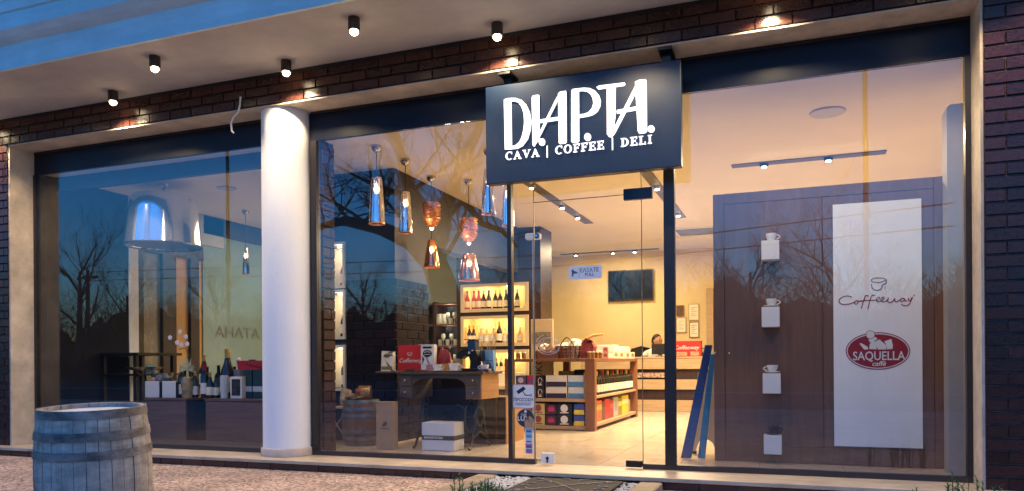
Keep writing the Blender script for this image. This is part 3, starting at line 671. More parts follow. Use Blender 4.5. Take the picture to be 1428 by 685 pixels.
# ------------------------------------------------------------------ wall of lit shelves for sparkling wine
LITW = mat('lit shelf lining', (.82, .66, .38), .6, var=.02)
cw = thing('display_wall', 'dark wooden wall with three lit white display boxes of sparkling wine', 'display wall', (-4.1, 5.4, 0))
YC = 5.2; bx0, bx1 = -4.83, -3.72
zz = [(.42, 1.02), (1.075, 1.54), (1.60, 2.03)]
q = M(); q.box(-4.905, bx0, YC, 5.75, 0, CZ-.001).box(bx1, -3.53, YC, 5.75, 0, CZ-.001).box(bx0, bx1, YC+.36, 5.75, 0, CZ-.001)
zs = [0] + [v for n in zz for v in n] + [CZ-.001]
for i in range(0, len(zs), 2): q.box(bx0, bx1, YC, YC+.36, zs[i], zs[i+1])
q.build('carcass', WENGE, cw)
for i, (a, b_) in enumerate(zz):
    M().box(bx0, bx0+.05, YC-.02, YC-.001, a, b_).box(bx1-.05, bx1, YC-.02, YC-.001, a, b_).box(bx0+.05, bx1-.05, YC-.02, YC-.001, b_-.045, b_).box(bx0+.05, bx1-.05, YC-.02, YC-.001, a, a+.05).build('box_frame', mat('cream box frame', (.6, .47, .30), .5, var=.03), cw)
    M().box(bx0+.001, bx1-.001, YC+.34, YC+.359, a+.001, b_-.001).box(bx0+.001, bx0+.02, YC, YC+.34, a+.001, b_-.001).box(bx1-.02, bx1-.001, YC, YC+.34, a+.001, b_-.001).box(bx0+.02, bx1-.02, YC, YC+.34, a+.001, a+.05).box(bx0+.02, bx1-.02, YC+.003, YC+.34, b_-.02, b_-.001).build('box_lining', LITW, cw)
    M().cyl((-4.10, YC+.15, b_-.03), .03, .009, 14).build('downlight', LENS, cw)
    for xx in (-4.10, -4.55): light('POINT', (xx, YC+.16, b_-.07), WARM2, 3.6, cw, .03)

# bottles ---------------------------------------------------------------
def bottle_proto(nm, glass, foil, lab, kind='wine'):
    t = thing(nm, 'bottle', 'bottle', (0, 0, 0)); k = 10
    if kind == 'champ': pr = [(.0, 0), (.042, 0), (.044, .01), (.044, .13), (.038, .17), (.022, .215), (.015, .25)]; fo_ = [(.0155, .235), (.016, .26), (.0175, .285), (.018, .30), (.0, .30)]
    elif kind == 'flask': pr = [(.0, 0), (.05, 0), (.052, .01), (.050, .14), (.03, .17), (.014, .19), (.013, .22)]; fo_ = [(.015, .215), (.016, .25), (.0, .25)]
    else: pr = [(.0, 0), (.036, 0), (.0375, .008), (.0375, .19), (.030, .215), (.0155, .235), (.0145, .27)]; fo_ = [(.0152, .245), (.0158, .30), (.0, .30)]
    M().lathe(pr, (0, 0, 0), k, cap=False).build('glass_body', glass, t, smooth=True)
    M().lathe(fo_, (0, 0, 0), k, cap=False).build('foil', foil, t, smooth=True)
    rl = pr[2][0]+.0006
    M().lathe([(rl, .035), (rl, .13)], (0, 0, 0), k, cap=False).build('label_band', lab, t, smooth=True)
    return t
USED = {}
def bottle(pt, x, y, z, lb, group, s=1.):
    if pt.name not in USED: o = pt; USED[pt.name] = 1
    else: o = dup(pt)
    o.location = (x, y, z); o['label'] = lb; o['group'] = group; o.scale = (s, s, s); o.rotation_euler = (0, 0, R.uniform(0, 6)); return o
PINKG = mat('rose bottle', (.45, .06, .08), .12, var=0, spec=.6); CLEARG = mat('pale bottle', (.55, .42, .25), .15, var=0, spec=.6)
pc_g = bottle_proto('wine_bottle', GREENG, BLACK, CREAML, 'champ'); pc_r = bottle_proto('wine_bottle', PINKG, FOILR, CREAML, 'champ')
pc_d = bottle_proto('wine_bottle', DARKG, FOILG, CREAML, 'champ'); pc_c = bottle_proto('wine_bottle', CLEARG, WHITE, PAPER, 'flask'); pw_d = bottle_proto('wine_bottle', DARKG, DARKG, CREAML, 'wine'); pw_r = bottle_proto('wine_bottle', DARKG, FOILR, PAPER, 'wine'); pw_g = bottle_proto('wine_bottle', GREENG, FOILG, PAPER, 'wine')
row = [(652, pc_r, 'rose'), (661, pc_r, 'rose'), (668, pc_r, 'rose'), (674, pc_d, 'dark'), (682, pc_g, 'green'), (690, pc_d, 'dark'), (697, pc_d, 'dark'), (706, pc_g, 'green'), (712, pc_g, 'green'), (721, pc_d, 'dark')]
for i, (px, pt, cn) in enumerate(row):
    p_ = at(px, 440, 'y', YC+.13); bottle(pt, p_.x, YC+.13+R.uniform(-.02, .03), zz[2][0]+.051, f'{cn} sparkling wine bottle, {ORD[i]} from the left in the top lit box', 'bottles in the top lit box', .98)
row = [(655, pc_d, 'dark'), (660, pc_d, 'dark'), (671, pc_c, 'pale'), (679, pc_c, 'pale'), (687, pc_c, 'pale'), (696, pc_d, 'tall dark'), (704, pc_c, 'pale'), (712, pc_d, 'dark'), (725, pc_c, 'pale')]
for i, (px, pt, cn) in enumerate(row):
    p_ = at(px, 440, 'y', YC+.13); bottle(pt, p_.x, YC+.13+R.uniform(-.02, .03), zz[1][0]+.051, f'{cn} bottle, {ORD[i]} from the left in the middle lit box', 'bottles in the middle lit box', 1.1 if cn == 'tall dark' else .93)
pl_ = M(); cs_ = CREAML
for i, px in enumerate((684, 692, 699, 706, 713)):
    p_ = at(px, 520, 'y', YC+.2); bottle(pw_d if i % 2 else pw_g, p_.x, YC+.2, zz[0][0]+.25, f'small dark bottle, {ORD[i]} from the left in the lowest lit box', 'bottles in the lowest lit box', .75)
tag(M().box(-4.78, -3.78, YC+.1, YC+.33, zz[0][0]+.052, zz[0][0]+.25).build('carton', CREAML, bevel=.004), 'long cream carton under the bottles in the lowest lit box', 'carton')

# glass shelves in the alcove, pale wall above
alc = thing('glass_shelving', 'backlit shelves of glassware seen through the opening beside the brick block', 'shelving', (-5.15, 5.5, 0))
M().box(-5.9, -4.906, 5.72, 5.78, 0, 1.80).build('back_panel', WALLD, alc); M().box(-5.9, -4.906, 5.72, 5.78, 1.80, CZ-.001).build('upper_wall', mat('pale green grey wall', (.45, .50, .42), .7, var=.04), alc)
for i, z in enumerate((.75, 1.08, 1.42, 1.76)): M().box(-5.9, -4.91, 5.40, 5.72, z, z+.022).build('shelf', WENGEX, alc)
M().box(-5.415, -5.38, 5.39, 5.72, 0, 1.80).build('upright', WENGE, alc)
GL = glassmat('drinking glass', 3., (.92, .95, .9), .06)
def glassware(x, y, z, lb, kind):
    pr = {'tumbler': [(.0, 0), (.032, 0), (.036, .10), (.033, .10), (.029, .008)], 'jug': [(.0, 0), (.05, 0), (.055, .06), (.045, .14), (.05, .17), (.046, .17), (.041, .14), (.05, .06)], 'stem': [(.03, 0), (.03, .004), (.004, .008), (.004, .08), (.03, .11), (.036, .15), (.03, .19), (.028, .19), (.033, .15)]}[kind]
    return tag(M().lathe(pr, (x, y, z), 12, cap=False).build('drinking_glass', mat('white glassware', (.62, .62, .52), .1, var=0, spec=.8), smooth=True), lb, 'glass', 'glassware on the backlit shelves')
for j, z in enumerate((1.442, 1.102, .772)):
    for i in range(7):
        glassware(-5.34+i*.068, 5.50+R.uniform(-.03, .03), z, f'{["clear", "frosted", "pale"][j]} glass, {ORD[i]} from the left on the {["upper", "middle", "lower"][j]} backlit shelf', ('jug' if i in (0, 1) and j == 0 else 'tumbler' if (i+j) % 2 else 'stem'))
light('POINT', (-5.15, 5.45, 1.70), (1, .93, .75), 3.0, alc, .05); light('POINT', (-5.15, 5.45, 1.36), (1, .93, .75), 2., alc, .05); light('POINT', (-5.15, 5.45, 1.03), (1, .93, .75), 1.3, alc, .05)

# niche bottles
for i, (a, b_) in enumerate(nz):
    tag_ = [('dark boxed', pw_d), ('dark', pc_d), ('pink', pc_r)][i]
    bottle(tag_[1], -4.56, YB+.10, a, f'{tag_[0]} bottle in the {["lowest", "middle", "top"][i]} lit niche of the brick block', 'bottles in the lit niches', 1.05)

# ================================================================== wine island
isl = thing('display_island', 'brown wooden display island with open shelves of coffee packs and wine', 'display shelf', (-2.6, 4.5, 0))
IX0, IX1, IY0, IY1 = -3.35, -2.21, 3.22, 5.82
M().box(IX0, IX1, IY0, IY1, .83, .865).build('top_board', BROWNW, isl, bevel=.003)
for x0, x1, y0, y1 in ((IX1-.12, IX1-.001, IY0+.001, IY0+.10), (IX1-.10, IX1-.001, IY1-.08, IY1-.001), (IX0+.001, IX0+.1, IY0+.001, IY0+.1), (IX0+.001, IX0+.1, IY1-.1, IY1-.001)):
    M().box(x0, x1, y0, y1, .001, .829).build('post', BROWNW, isl, bevel=.003)
M().box(IX0+.1, IX1-.121, IY0+.02, IY0+.45, .345, .385).build('shelf', OAK, isl, bevel=.002)
M().box(IX0+.1, IX1-.121, IY0+.02, IY0+.45, .012, .055).build('shelf', OAK, isl, bevel=.002)
M().box(IX0+.1, IX1-.121, IY0+.45, IY0+.47, .012, .62).build('back_board', WENGE, isl)
M().box(IX1-.42, IX1-.01, IY0+.101, IY1-.081, .385, .415).build('shelf', OAK, isl, bevel=.002)
M().box(IX1-.42, IX1-.01, IY0+.101, IY1-.081, .045, .085).build('shelf', OAK, isl, bevel=.002)
M().box(IX1-.45, IX1-.43, IY0+.5, IY1-.081, .012, .60).build('back_board', WENGE, isl)
def pack(x0, x1, y, z, h, d, c, lb, group, deco=None, dc=(.8, .8, .78), nm='coffee_pack', cat='coffee pack', axis='x'):
    """printed pack; deco: kind of print on the face towards the street (axis x) or towards +x (axis y)"""
    m = mat('card %.2f %.2f %.2f' % c, c, .4, var=.04)
    t = thing(nm, lb, cat, ((x0+x1)/2 if axis == 'x' else y, y if axis == 'x' else (x0+x1)/2, z), group)
    if axis == 'x': M().box(x0, x1, y, y+d, z+.001, z+h).build('carton', m, t, bevel=.003)
    else: M().box(y-d, y, x0, x1, z+.001, z+h).build('carton', m, t, bevel=.003)
    if deco:
        pm_ = mat('print %.2f %.2f %.2f' % dc, dc, .5, var=0); wq = x1-x0; q = M()
        def face(a0, a1, c0, c1):
            if axis == 'x': q.box(x0+wq*a0, x0+wq*a1, y-.0015, y-.0003, z+h*c0, z+h*c1)
            else: q.box(y+.0003, y+.0015, x0+wq*a0, x0+wq*a1, z+h*c0, z+h*c1)
        if deco == 'band': face(.02, .98, .55, .8)
        if deco == 'label': face(.2, .8, .3, .72); face(.3, .7, .80, .86)
        if deco == 'swirl':
            q.tube([(x0+wq*(.5+.3*math.cos(a*.6)*(1-a*.05)), y-.002, z+h*(.5+.3*math.sin(a*.6))) for a in range(11)], .004, 4)
            face(.25, .75, .12, .2)
        if deco == 'split': face(.02, .98, .02, .45)
        if deco == 'disc': q.prism([(x0+wq*.5+wq*.26*math.cos(a*PI/8), z+h*.58+wq*.26*math.sin(a*PI/8)) for a in range(16)], y-.0018, y-.0004); face(.2, .8, .12, .22)
        q.build('print', pm_, t)
    return t
G1 = 'coffee packs on the front shelves of the island'
cols = [(-3.22, -3.08, (.10, .08, .20), 'disc', (.55, .5, .7), 'dark purple coffee pack'), (-3.07, -2.97, (.55, .02, .09), 'label', (.15, .1, .3), 'crimson coffee pack'), (-2.955, -2.85, (.02, .015, .02), 'swirl', (.75, .7, .7), 'black coffee pack with pale swirl'),
        (-2.83, -2.56, (.75, .72, .66), 'split', (.03, .02, .06), 'white and black coffee pack'), (-2.55, -2.35, (.62, .66, .72), 'split', (.06, .22, .5), 'white and blue coffee pack')]
for i, (a, b_, c, dk, dc, lb) in enumerate(cols):
    for lv in (0, 1): pack(a, b_-.006, IY0+.04, .385+lv*.14, .136, .2, c, f'{lb}, {["lower", "upper"][lv]} one of its pair on the upper shelf', G1, dk, dc)
for lv in (0, 1):
    pack(-3.20, -3.03, IY0+.04, .055+lv*.135, .13, .2, (.62, .02, .02), f'red coffee pack, {["lower", "upper"][lv]} one on the bottom shelf', G1, 'swirl', (.9, .8, .8))
    pack(-3.01, -2.85, IY0+.04, .055+lv*.135, .13, .2, (.66, .48, .16), f'tan and yellow coffee pack, {["lower", "upper"][lv]} one on the bottom shelf', G1, 'disc', (.25, .06, .05))
    pack(-2.83, -2.70, IY0+.04, .055+lv*.135, .12, .2, (.06, .02, .03), f'black coffee pack with magenta mark, {["lower", "upper"][lv]} one on the bottom shelf', G1, 'label', (.55, .03, .15))
    pack(-2.69, -2.51, IY0+.04, .055+lv*.135, .13, .2, (.015, .015, .02), f'black coffee pack with white emblem, {["lower", "upper"][lv]} one on the bottom shelf', G1, 'disc', (.8, .8, .78))
    pack(-2.48, -2.35, IY0+.04, .055+lv*.135, .13, .2, (.05, .09, .38), f'blue coffee pack with yellow foot, {["lower", "upper"][lv]} one on the bottom shelf', G1, 'split', (.75, .6, .05))
# side shelves: bottles above, gift boxes below
for i in range(16):
    y = IY0+.22+i*.145
    bottle([pw_d, pw_g, pw_d, pw_r][i % 4], IX1-.07, y, .415, f'wine bottle with cream label, {ORD[i]} from the front on the side shelf', 'wine bottles on the island', .98)
for i in range(14):
    y = IY0+.26+i*.165
    bottle([pw_g, pw_d][i % 2], IX1-.19, y, .415, f'rear rank wine bottle, {ORD[i]} from the front on the side shelf', 'wine bottles on the island', .95)
yy = IY0+.14
gb = [(.42, (.68, .12, .03), 'band', (.75, .4, .05), 'orange red'), (.20, (.10, .05, .03), None, None, 'dark brown'), (.26, (.60, .02, .03), 'label', (.45, .02, .02), 'bright red'), (.24, (.35, .03, .03), 'band', (.5, .1, .05), 'deep red'), (.30, (.42, .42, .44), 'label', (.3, .3, .35), 'silver grey'), (.26, (.30, .22, .02), 'band', (.7, .6, .05), 'olive'), (.44, (.72, .60, .04), 'band', (.85, .8, .5), 'yellow')]
for k, (wq, c, dk, dc, cn) in enumerate(gb):
    pack(yy, yy+wq-.02, IX1-.05, .085, .26-.02*(k % 2), .2, c, f'{cn} gift box on the bottom side shelf of the island', 'gift boxes on the island', dk, dc or (.8, .8, .8), 'gift_box', 'gift box', 'y'); yy += wq*.84+.03
# on the island: basket, wrapped things, cartons
WICK = mat('wicker', (.14, .045, .03), .55, var=.3, scale=30, bump=.6, bscale=90)
def basket(x, y, z, r, h, lb):
    t = thing('wicker_basket', lb, 'basket', (x, y, z), 'baskets on the island')
    q = M()
    for i in range(9): q.lathe([(r*(.82+.02*i), z+h*i/9+.002), (r*(.85+.02*i), z+h*(i+.5)/9), (r*(.82+.02*i), z+h*(i+.95)/9)], (x, y, 0), 22, cap=False)
    q.cyl((x, y, z+.002), r*.8, .008, 20); q.build('body', WICK, t, smooth=True)
    q = M()
    for i in range(20):
        a = 2*PI*i/20; q.tube([(x+r*.83*math.cos(a), y+r*.83*math.sin(a), z), (x+r*1.01*math.cos(a), y+r*1.01*math.sin(a), z+h)], .006, 4)
    q.build('stakes', WICK, t)
    for sy in (-1, 1): M().tube([(x-r*.45+r*.9*k/8, y+sy*r*.8, z+h+.10*math.sin(PI*k/8)) for k in range(9)], .008, 6).build('handle', WICK, t, smooth=True)
    return t
basket(-2.62, 3.62, .865, .19, .16, 'round brown wicker basket full of pale wrapped goods on the island')
def crumple(name, x, y, z, r, m, lb, cat, grp=None, sz=(1, 1, .7), n=3):
    q = M(); q.sphere((0, 0, 0), 1, 14)
    for v in q.v:
        d = 1+.35*noise.noise(v*1.7+Vector((x*9, y*9, 3)))+.15*noise.noise(v*4+Vector((x, 5, y)))
        v *= r*d; v.x *= sz[0]; v.y *= sz[1]; v.z *= sz[2]; v += Vector((x, y, z+r*sz[2]*.9))
    return tag(q.build(name, m), lb, cat, grp)
WRAP = mat('cellophane wrap', (.78, .72, .55), .25, var=.15, scale=15)
crumple('wrapped_good', -2.70, 3.60, .96, .08, WRAP, 'pale cellophane parcel at the left in the wicker basket', 'parcel', 'parcels in the basket')
crumple('wrapped_good', -2.56, 3.62, .97, .085, WRAP, 'pale cellophane parcel at the right in the wicker basket', 'parcel', 'parcels in the basket', (1, 1, .9))
crumple('wrapped_good', -2.63, 3.70, .98, .07, mat('white wrap', (.8, .78, .7), .4, var=.1), 'white parcel in the middle of the wicker basket', 'parcel', 'parcels in the basket')
crumple('paper_bag', -2.86, 3.66, .865, .12, mat('brown paper', (.30, .17, .10), .6, var=.2), 'rumpled brown and gold parcel left of the wicker basket', 'parcel', None, (.9, .8, .8))
tag(M().box(-2.98, -2.74, 3.45, 3.75, .866, .95).build('carton', WENGEX, bevel=.004), 'low dark carton under the rumpled parcel on the island', 'carton')
rb = M(); rb.prism([(-2.42, .866), (-2.30, .866), (-2.27, 1.0), (-2.31, 1.07), (-2.37, 1.10), (-2.42, 1.05), (-2.44, .96)], 3.42, 3.56)
tag(rb.build('wrapped_bag', mat('dark red wrap', (.30, .05, .04), .35, var=.3, scale=12, bump=.5), bevel=.012), 'dark red wrapped bag standing at the corner of the island top', 'bag')
gl_ = M().tube([(-2.60, 3.8, 1.0), (-2.50, 3.8, 1.10), (-2.38, 3.8, 1.155), (-2.24, 3.8, 1.17)], [.02, .022, .02, .012], 8)
tag(gl_.build('baguette_box', mat('ochre tube', (.6, .36, .12), .6, var=.1), smooth=True), 'long curved ochre tube sticking out behind the basket', 'tube')
k = 0
for px, z0, h, dk, c in ((833, .866, .075, 'label', (.62, .50, .45)), (833, .943, .075, 'label', (.6, .45, .40)), ):
    pack(-2.29, -2.21-.005, 3.95, z0, h, .3, c, f'small white carton with red print, {["lower", "upper"][k]} one behind the red bag', 'cartons on the island top', dk, (.5, .05, .04), 'carton', 'carton'); k += 1
for i, (y, z, c, lb, hh) in enumerate(((4.30, .866, (.72, .62, .45), 'cream carton with dark print, nearest the front of the island top', .10), (4.65, .866, (.74, .65, .48), 'cream carton with dark print, second from the front on the island top', .10), (5.05, .866, (.7, .62, .45), 'cream carton with dark print, third from the front on the island top', .10),
        (5.40, .866, (.74, .68, .52), 'cream carton with dark print at the far end of the island top', .10), (4.32, .967, (.75, .72, .66), 'plain white carton stacked at the front of the carton row', .08), (5.05, .967, (.72, .69, .6), 'plain white carton stacked at the rear of the carton row', .07))):
    pack(y, y+.31, IX1-.02, z, hh, .24, c, lb, 'cartons on the island top', 'label' if i < 4 else None, (.25, .18, .1), 'carton', 'carton', 'y')
JAR = mat('jar glass', (.30, .14, .05), .12, var=.3, scale=20, spec=.8)
for i in range(7):
    x = -3.28+i*.075 if i < 3 else -2.30+(i-3)*.024; y = 3.32+R.uniform(-.02, .02) if i < 3 else 3.30+(i-3)*.09
    jt = thing('jam_jar', f'amber jar with pale lid, {ORD[i]} from the left on the island top', 'jar', (x, y, .8655), 'jars on the island top')
    M().cyl((x, y, .866), .028, .07, 12).build('jar_body', JAR, jt, smooth=True); M().cyl((x, y, .9365), .026, .014, 12).build('lid', CREAML, jt, smooth=True)
basket(-3.08, 4.0, .866, .14, .11, 'smaller wicker basket at the left rear of the island top')
crumple('wrapped_good', -3.08, 4.0, .95, .09, WRAP, 'cellophane parcel in the smaller wicker basket', 'parcel', 'parcels in the basket')
dv = thing('twig_vase', 'dried twigs in a slim vase behind the sewing machine', 'vase', (-3.05, 1.85, .47)); q = M()
M().lathe([(.0, 0), (.045, 0), (.05, .12), (.025, .26), (.03, .30)], (-3.05, 1.85, .471), 14, cap=False).build('vase', mat('brown pottery', (.12, .07, .04), .4, var=.2), dv, smooth=True)
for i in range(16):
    a = R.uniform(0, 6.28); l_ = R.uniform(.25, .48); q.tube([(-3.05, 1.85, .74), (-3.05+.05*math.cos(a), 1.85+.05*math.sin(a), .74+l_*.5), (-3.05+.13*math.cos(a), 1.85+.1*math.sin(a), .74+l_), (-3.05+.15*math.cos(a+.3), 1.85, .78+l_*1.1)], [.003, .0025, .002, .001], 3)
q.build('twigs', mat('dry twig', (.35, .24, .12), .7, var=.2), dv)
# tall banner board with letters behind the island
bn = thing('banner_board', 'tall beige banner board with vertical dark letters behind the island', 'banner', (-3.35, 4.3, 0))
M().box(-3.42, -3.10, 4.42, 4.45, .001, 1.42).build('board', mat('banner beige', (.50, .38, .24), .7, var=.05), bn, bevel=.003)
M().box(-3.39, -3.13, 4.415, 4.4195, 1.08, 1.24).build('picture', mat('grey print', (.20, .17, .13), .7, var=.3, scale=14), bn)
text('UKOS', .15, mat('banner letter', (.06, .04, .03), .7, var=0), bn, (-3.30, 4.416, .78), rot=(PI/2, -PI/2, 0), name='lettering')
tag(M().box(-3.08, -2.86, 4.60, 4.9, .40, .70).build('photo_block', mat('beige block print', (.5, .36, .2), .6, var=.3, scale=10), bevel=.003), 'beige printed carton on the rear of the island beside the banner', 'carton')
tag(M().box(-2.85, -2.5, 4.6, 4.9, .05, .72).build('storage_bin', mat('dark blue bin', (.015, .02, .05), .3, var=.1), bevel=.005), 'dark blue bin behind the open shelves of the island', 'bin')

# ================================================================== counter, person, back wall
ct = thing('sales_counter', 'light wood sales counter with dark recessed bands at the back of the shop', 'counter', (-1.6, 7.3, 0))
M().box(-3.4, -.4, 7.10, 7.9, .001, .86).build('body', WENGE, ct)
for z0, z1 in ((.002, .19), (.365, .53), (.70, .875)): M().box(-3.42, -.38, 7.04, 7.099, z0, z1).build('front_board', OAK, ct, bevel=.003)
M().box(-3.43, -.37, 7.03, 7.95, .877, .905).build('worktop', OAK, ct, bevel=.003)
tag(M().box(-2.9, -1.92, 7.02, 7.09, .56, .64).build('sweets_tray', mat('sweets', (.5, .32, .25), .5, var=.5, scale=30), bevel=.004), 'narrow tray of small packets in the upper recess of the counter', 'tray')
rbx = thing('red_gift_box', 'red coffee box with white script standing on the counter', 'box', (-1.70, 7.25, .906))
M().box(-1.93, -1.43, 7.15, 7.35, .907, 1.16).build('carton', RED, rbx, bevel=.003)
text('Coffeeway', .095, PAPER, rbx, (-1.665, 7.148, 1.05), shear=.35)
M().box(-1.90, -1.65, 7.145, 7.149, .92, .98).box(-1.60, -1.46, 7.145, 7.149, .915, .985).build('print', mat('box print', (.55, .32, .2), .6, var=.4, scale=30), rbx)
def office_chair(x, y, lb, rz=0):
    t = thing('office_chair', lb, 'chair', (x, y, 0), 'office chairs behind the counter')
    M().box(x-.22, x+.22, y-.22, y+.22, .44, .50).build('seat', BLACK, t, bevel=.03)
    q = M(); q.prism([(x-.20, .62), (x-.22, .95), (x-.17, 1.06), (x, 1.10), (x+.17, 1.06), (x+.22, .95), (x+.20, .62)], y+.2, y+.25); q.build('backrest', BLACK, t, bevel=.012)
    M().cyl((x, y, .06), .03, .38, 10).tube([(x, y+.2, .47), (x, y+.27, .55), (x, y+.25, .8)], .02, 6).build('column', BLACKM, t)
    for i in range(5):
        a = 2*PI*i/5; M().tube([(x, y, .09), (x+.28*math.cos(a), y+.28*math.sin(a), .06)], .018, 6).sphere((x+.28*math.cos(a), y+.28*math.sin(a), .033), .03, 8).build('leg', BLACKM, t)
office_chair(-2.62, 8.03, 'black office chair left of the seated person'); office_chair(-1.73, 8.05, 'black office chair behind the red box')
mo = thing('monitor', 'black computer monitor on the counter in front of the person', 'monitor', (-2.18, 7.55, .906))
M().box(-2.30, -2.02, 7.52, 7.545, .95, 1.13).build('screen', BLACK, mo, bevel=.004); M().box(-2.19, -2.13, 7.54, 7.57, .915, 1.0).cyl((-2.16, 7.57, .907), .09, .01, 16).build('stand', BLACK, mo)
# TV
P_ = at(848, 378, 'y', 8.33); Q_ = at(911, 418, 'y', 8.33)
tv = thing('television', 'black flat television mounted on the ochre wall', 'television', ((P_.x+Q_.x)/2, 8.36, Q_.z))
M().box(P_.x, Q_.x, 8.33, 8.37, Q_.z, P_.z).build('bezel', BLACK, tv, bevel=.004)
M().box(P_.x+.02, Q_.x-.02, 8.326, 8.3295, Q_.z+.03, P_.z-.02).build('screen', mat('tv glass', (.012, .02, .04), .12, var=.3, scale=3), tv)
M().box((P_.x+Q_.x)/2-.12, (P_.x+Q_.x)/2+.12, 8.371, 8.399, Q_.z+.1, P_.z-.1).build('bracket', BLACKM, tv)
for i, (x0, y0, x1, y1, nm, lb) in enumerate(((943, 426, 954, 441, 'framed_certificate', 'small dark framed certificate at the top left of the notices'), (960, 424, 975, 447, 'notice', 'pale notice sheet with a dark side strip, top right of the notices'), (943, 443, 957, 464, 'notice', 'pale notice sheet under the dark certificate'), (961, 449, 975, 471, 'notice', 'cream framed notice at the lower right of the group'))):
    a = at(x0, y0, 'y', 8.38); b_ = at(x1, y1, 'y', 8.38)
    t = thing(nm, lb, 'notice', ((a.x+b_.x)/2, 8.385, b_.z), 'notices on the back wall')
    M().box(a.x, b_.x, 8.380, 8.398, b_.z, a.z).build('frame', BROWNW if i in (0, 3) else OAK, t, bevel=.002)
    M().box(a.x+.015, b_.x-.015, 8.3765, 8.3795, b_.z+.015, a.z-.015).build('sheet', mat('dark certificate', (.12, .06, .04), .5, var=.3, scale=20) if i == 0 else CREAML, t)
    q = M()
    for k in range(5): q.box(a.x+.04, b_.x-.04-(k % 2)*.04, 8.374, 8.3762, a.z-.07-k*.035, a.z-.064-k*.035)
    q.build('writing', KRAFTD, t)
# door edge and dark frame right of the notices
tag(M().box(-1.46, -1.34, 8.30, 8.39, .002, 2.12).build('door_jamb', OAK, bevel=.004), 'light wooden door jamb at the right end of the ochre wall', 'door jamb')
tag(M().box(-1.33, -1.29, 8.32, 8.39, 1.15, 1.75).build('coat_rail', BLACKM), 'narrow black rail on the wall beside the door jamb', 'rail')

# seated person behind the counter
def skin_body(name, verts, edges, radii, m, parent, root=0, sub=2):
    me = bpy.data.meshes.new(name); off = ORG.get(parent.name, Vector()); me.from_pydata([Vector(v)-off for v in verts], edges, []); me.materials.append(m)
    o = bpy.data.objects.new(name, me); C.objects.link(o); o.parent = parent
    md = o.modifiers.new('skin', 'SKIN'); md.use_smooth_shade = True; me.skin_vertices.new() if not me.skin_vertices else None
    for i, r in enumerate(radii):
        me.skin_vertices[0].data[i].radius = (r, r) if not isinstance(r, tuple) else r
    me.skin_vertices[0].data[root].use_root = True
    s_ = o.modifiers.new('sub', 'SUBSURF'); s_.levels = sub; s_.render_levels = sub
    return o
pr = thing('person', 'seated man in a white shirt looking right behind the counter', 'person', (-2.33, 7.98, 0))
px_, py_ = -2.33, 7.98
SKIN = mat('skin', (.42, .22, .13), .5, var=.05); SHIRT = mat('white shirt', (.68, .64, .58), .8, var=.08, scale=8); TROU = mat('dark trousers', (.03, .03, .04), .8, var=.1); HAIR = mat('dark hair', (.018, .011, .008), .6, var=.2)
V = [(px_, py_, .52), (px_-.01, py_, .70), (px_, py_-.02, .88), (px_+.01, py_-.03, .99), (px_+.03, py_-.04, 1.06),
     (px_-.16, py_-.02, .965), (px_-.20, py_-.14, .78), (px_-.10, py_-.33, .925), (px_+.18, py_-.04, .965), (px_+.22, py_-.15, .79), (px_+.16, py_-.34, .925)]
E_ = [(0, 1), (1, 2), (2, 3), (3, 4), (3, 5), (5, 6), (6, 7), (3, 8), (8, 9), (9, 10)]
skin_body('shirt', V, E_, [(.16, .12), (.15, .11), (.16, .11), (.09, .08), .055, .068, .05, .036, .068, .05, .036], SHIRT, pr)
skin_body('trousers', [(px_, py_+.02, .55), (px_-.10, py_-.02, .52), (px_-.12, py_-.42, .52), (px_-.12, py_-.40, .12), (px_+.10, py_-.02, .52), (px_+.12, py_-.42, .52), (px_+.12, py_-.40, .12)], [(0, 1), (1, 2), (2, 3), (0, 4), (4, 5), (5, 6)], [.13, .10, .075, .05, .10, .075, .05], TROU, pr)
q = M(); q.sphere((0, 0, 0), 1, 24)
hc = Vector((px_+.055, py_-.055, 1.185))
fd = Vector((.88, -.47, 0)).normalized(); fs_ = Vector((.47, .88, 0)).normalized()
for v in q.v:
    z = v.z; f_ = v.x; s_ = v.y
    wx, wy = .098, .075
    if z < -.1: wx *= 1-.25*(-z); wy *= 1-.38*(-z)
    ff = f_*wx
    if f_ > .35: ff += .010*max(0, 1-abs(z+.55)/.25)                       # chin
    if f_ > .8 and abs(s_) < .3: ff += .022*max(0, 1-abs(z+.10)/.22)       # nose
    if f_ > .6 and .05 < abs(s_) < .6: ff -= .008*max(0, 1-abs(z-.12)/.15)
    v.x, v.y, v.z = (hc + fd*ff + fs_*s_*wy + Vector((0, 0, z*.118)))[:]
hd = q.tube([hc+Vector((-.015, .01, -.13)), hc+Vector((-.01, 0, -.06))], [.048, .045], 12).build('head', SKIN, pr, smooth=True)
for sg_ in (-1, 1):
    e_ = hc+fd*.083+fs_*sg_*.031+Vector((0, 0, .012)); M().sphere(e_, .010, 8).build('eye', mat('eye dark', (.05, .03, .02), .2, var=0), hd)
    M().sphere(hc+fs_*sg_*.074+fd*-.005, .022, 8, (.6, .35, 1.1)).build('ear', SKIN, hd, smooth=True)
    M().tube([e_+Vector((0, 0, .02))-fs_*.014+fd*.004, e_+Vector((0, 0, .024))+fs_*.014+fd*.002], .0035, 4).build('eyebrow', HAIR, hd)
M().tube([hc+fd*.088+fs_*-.02+Vector((0, 0, -.058)), hc+fd*.093+Vector((0, 0, -.056)), hc+fd*.088+fs_*.02+Vector((0, 0, -.058))], .004, 5).build('mouth', mat('lips', (.30, .09, .07), .5, var=0), hd)
q = M(); q.sphere((0, 0, 0), 1, 20)
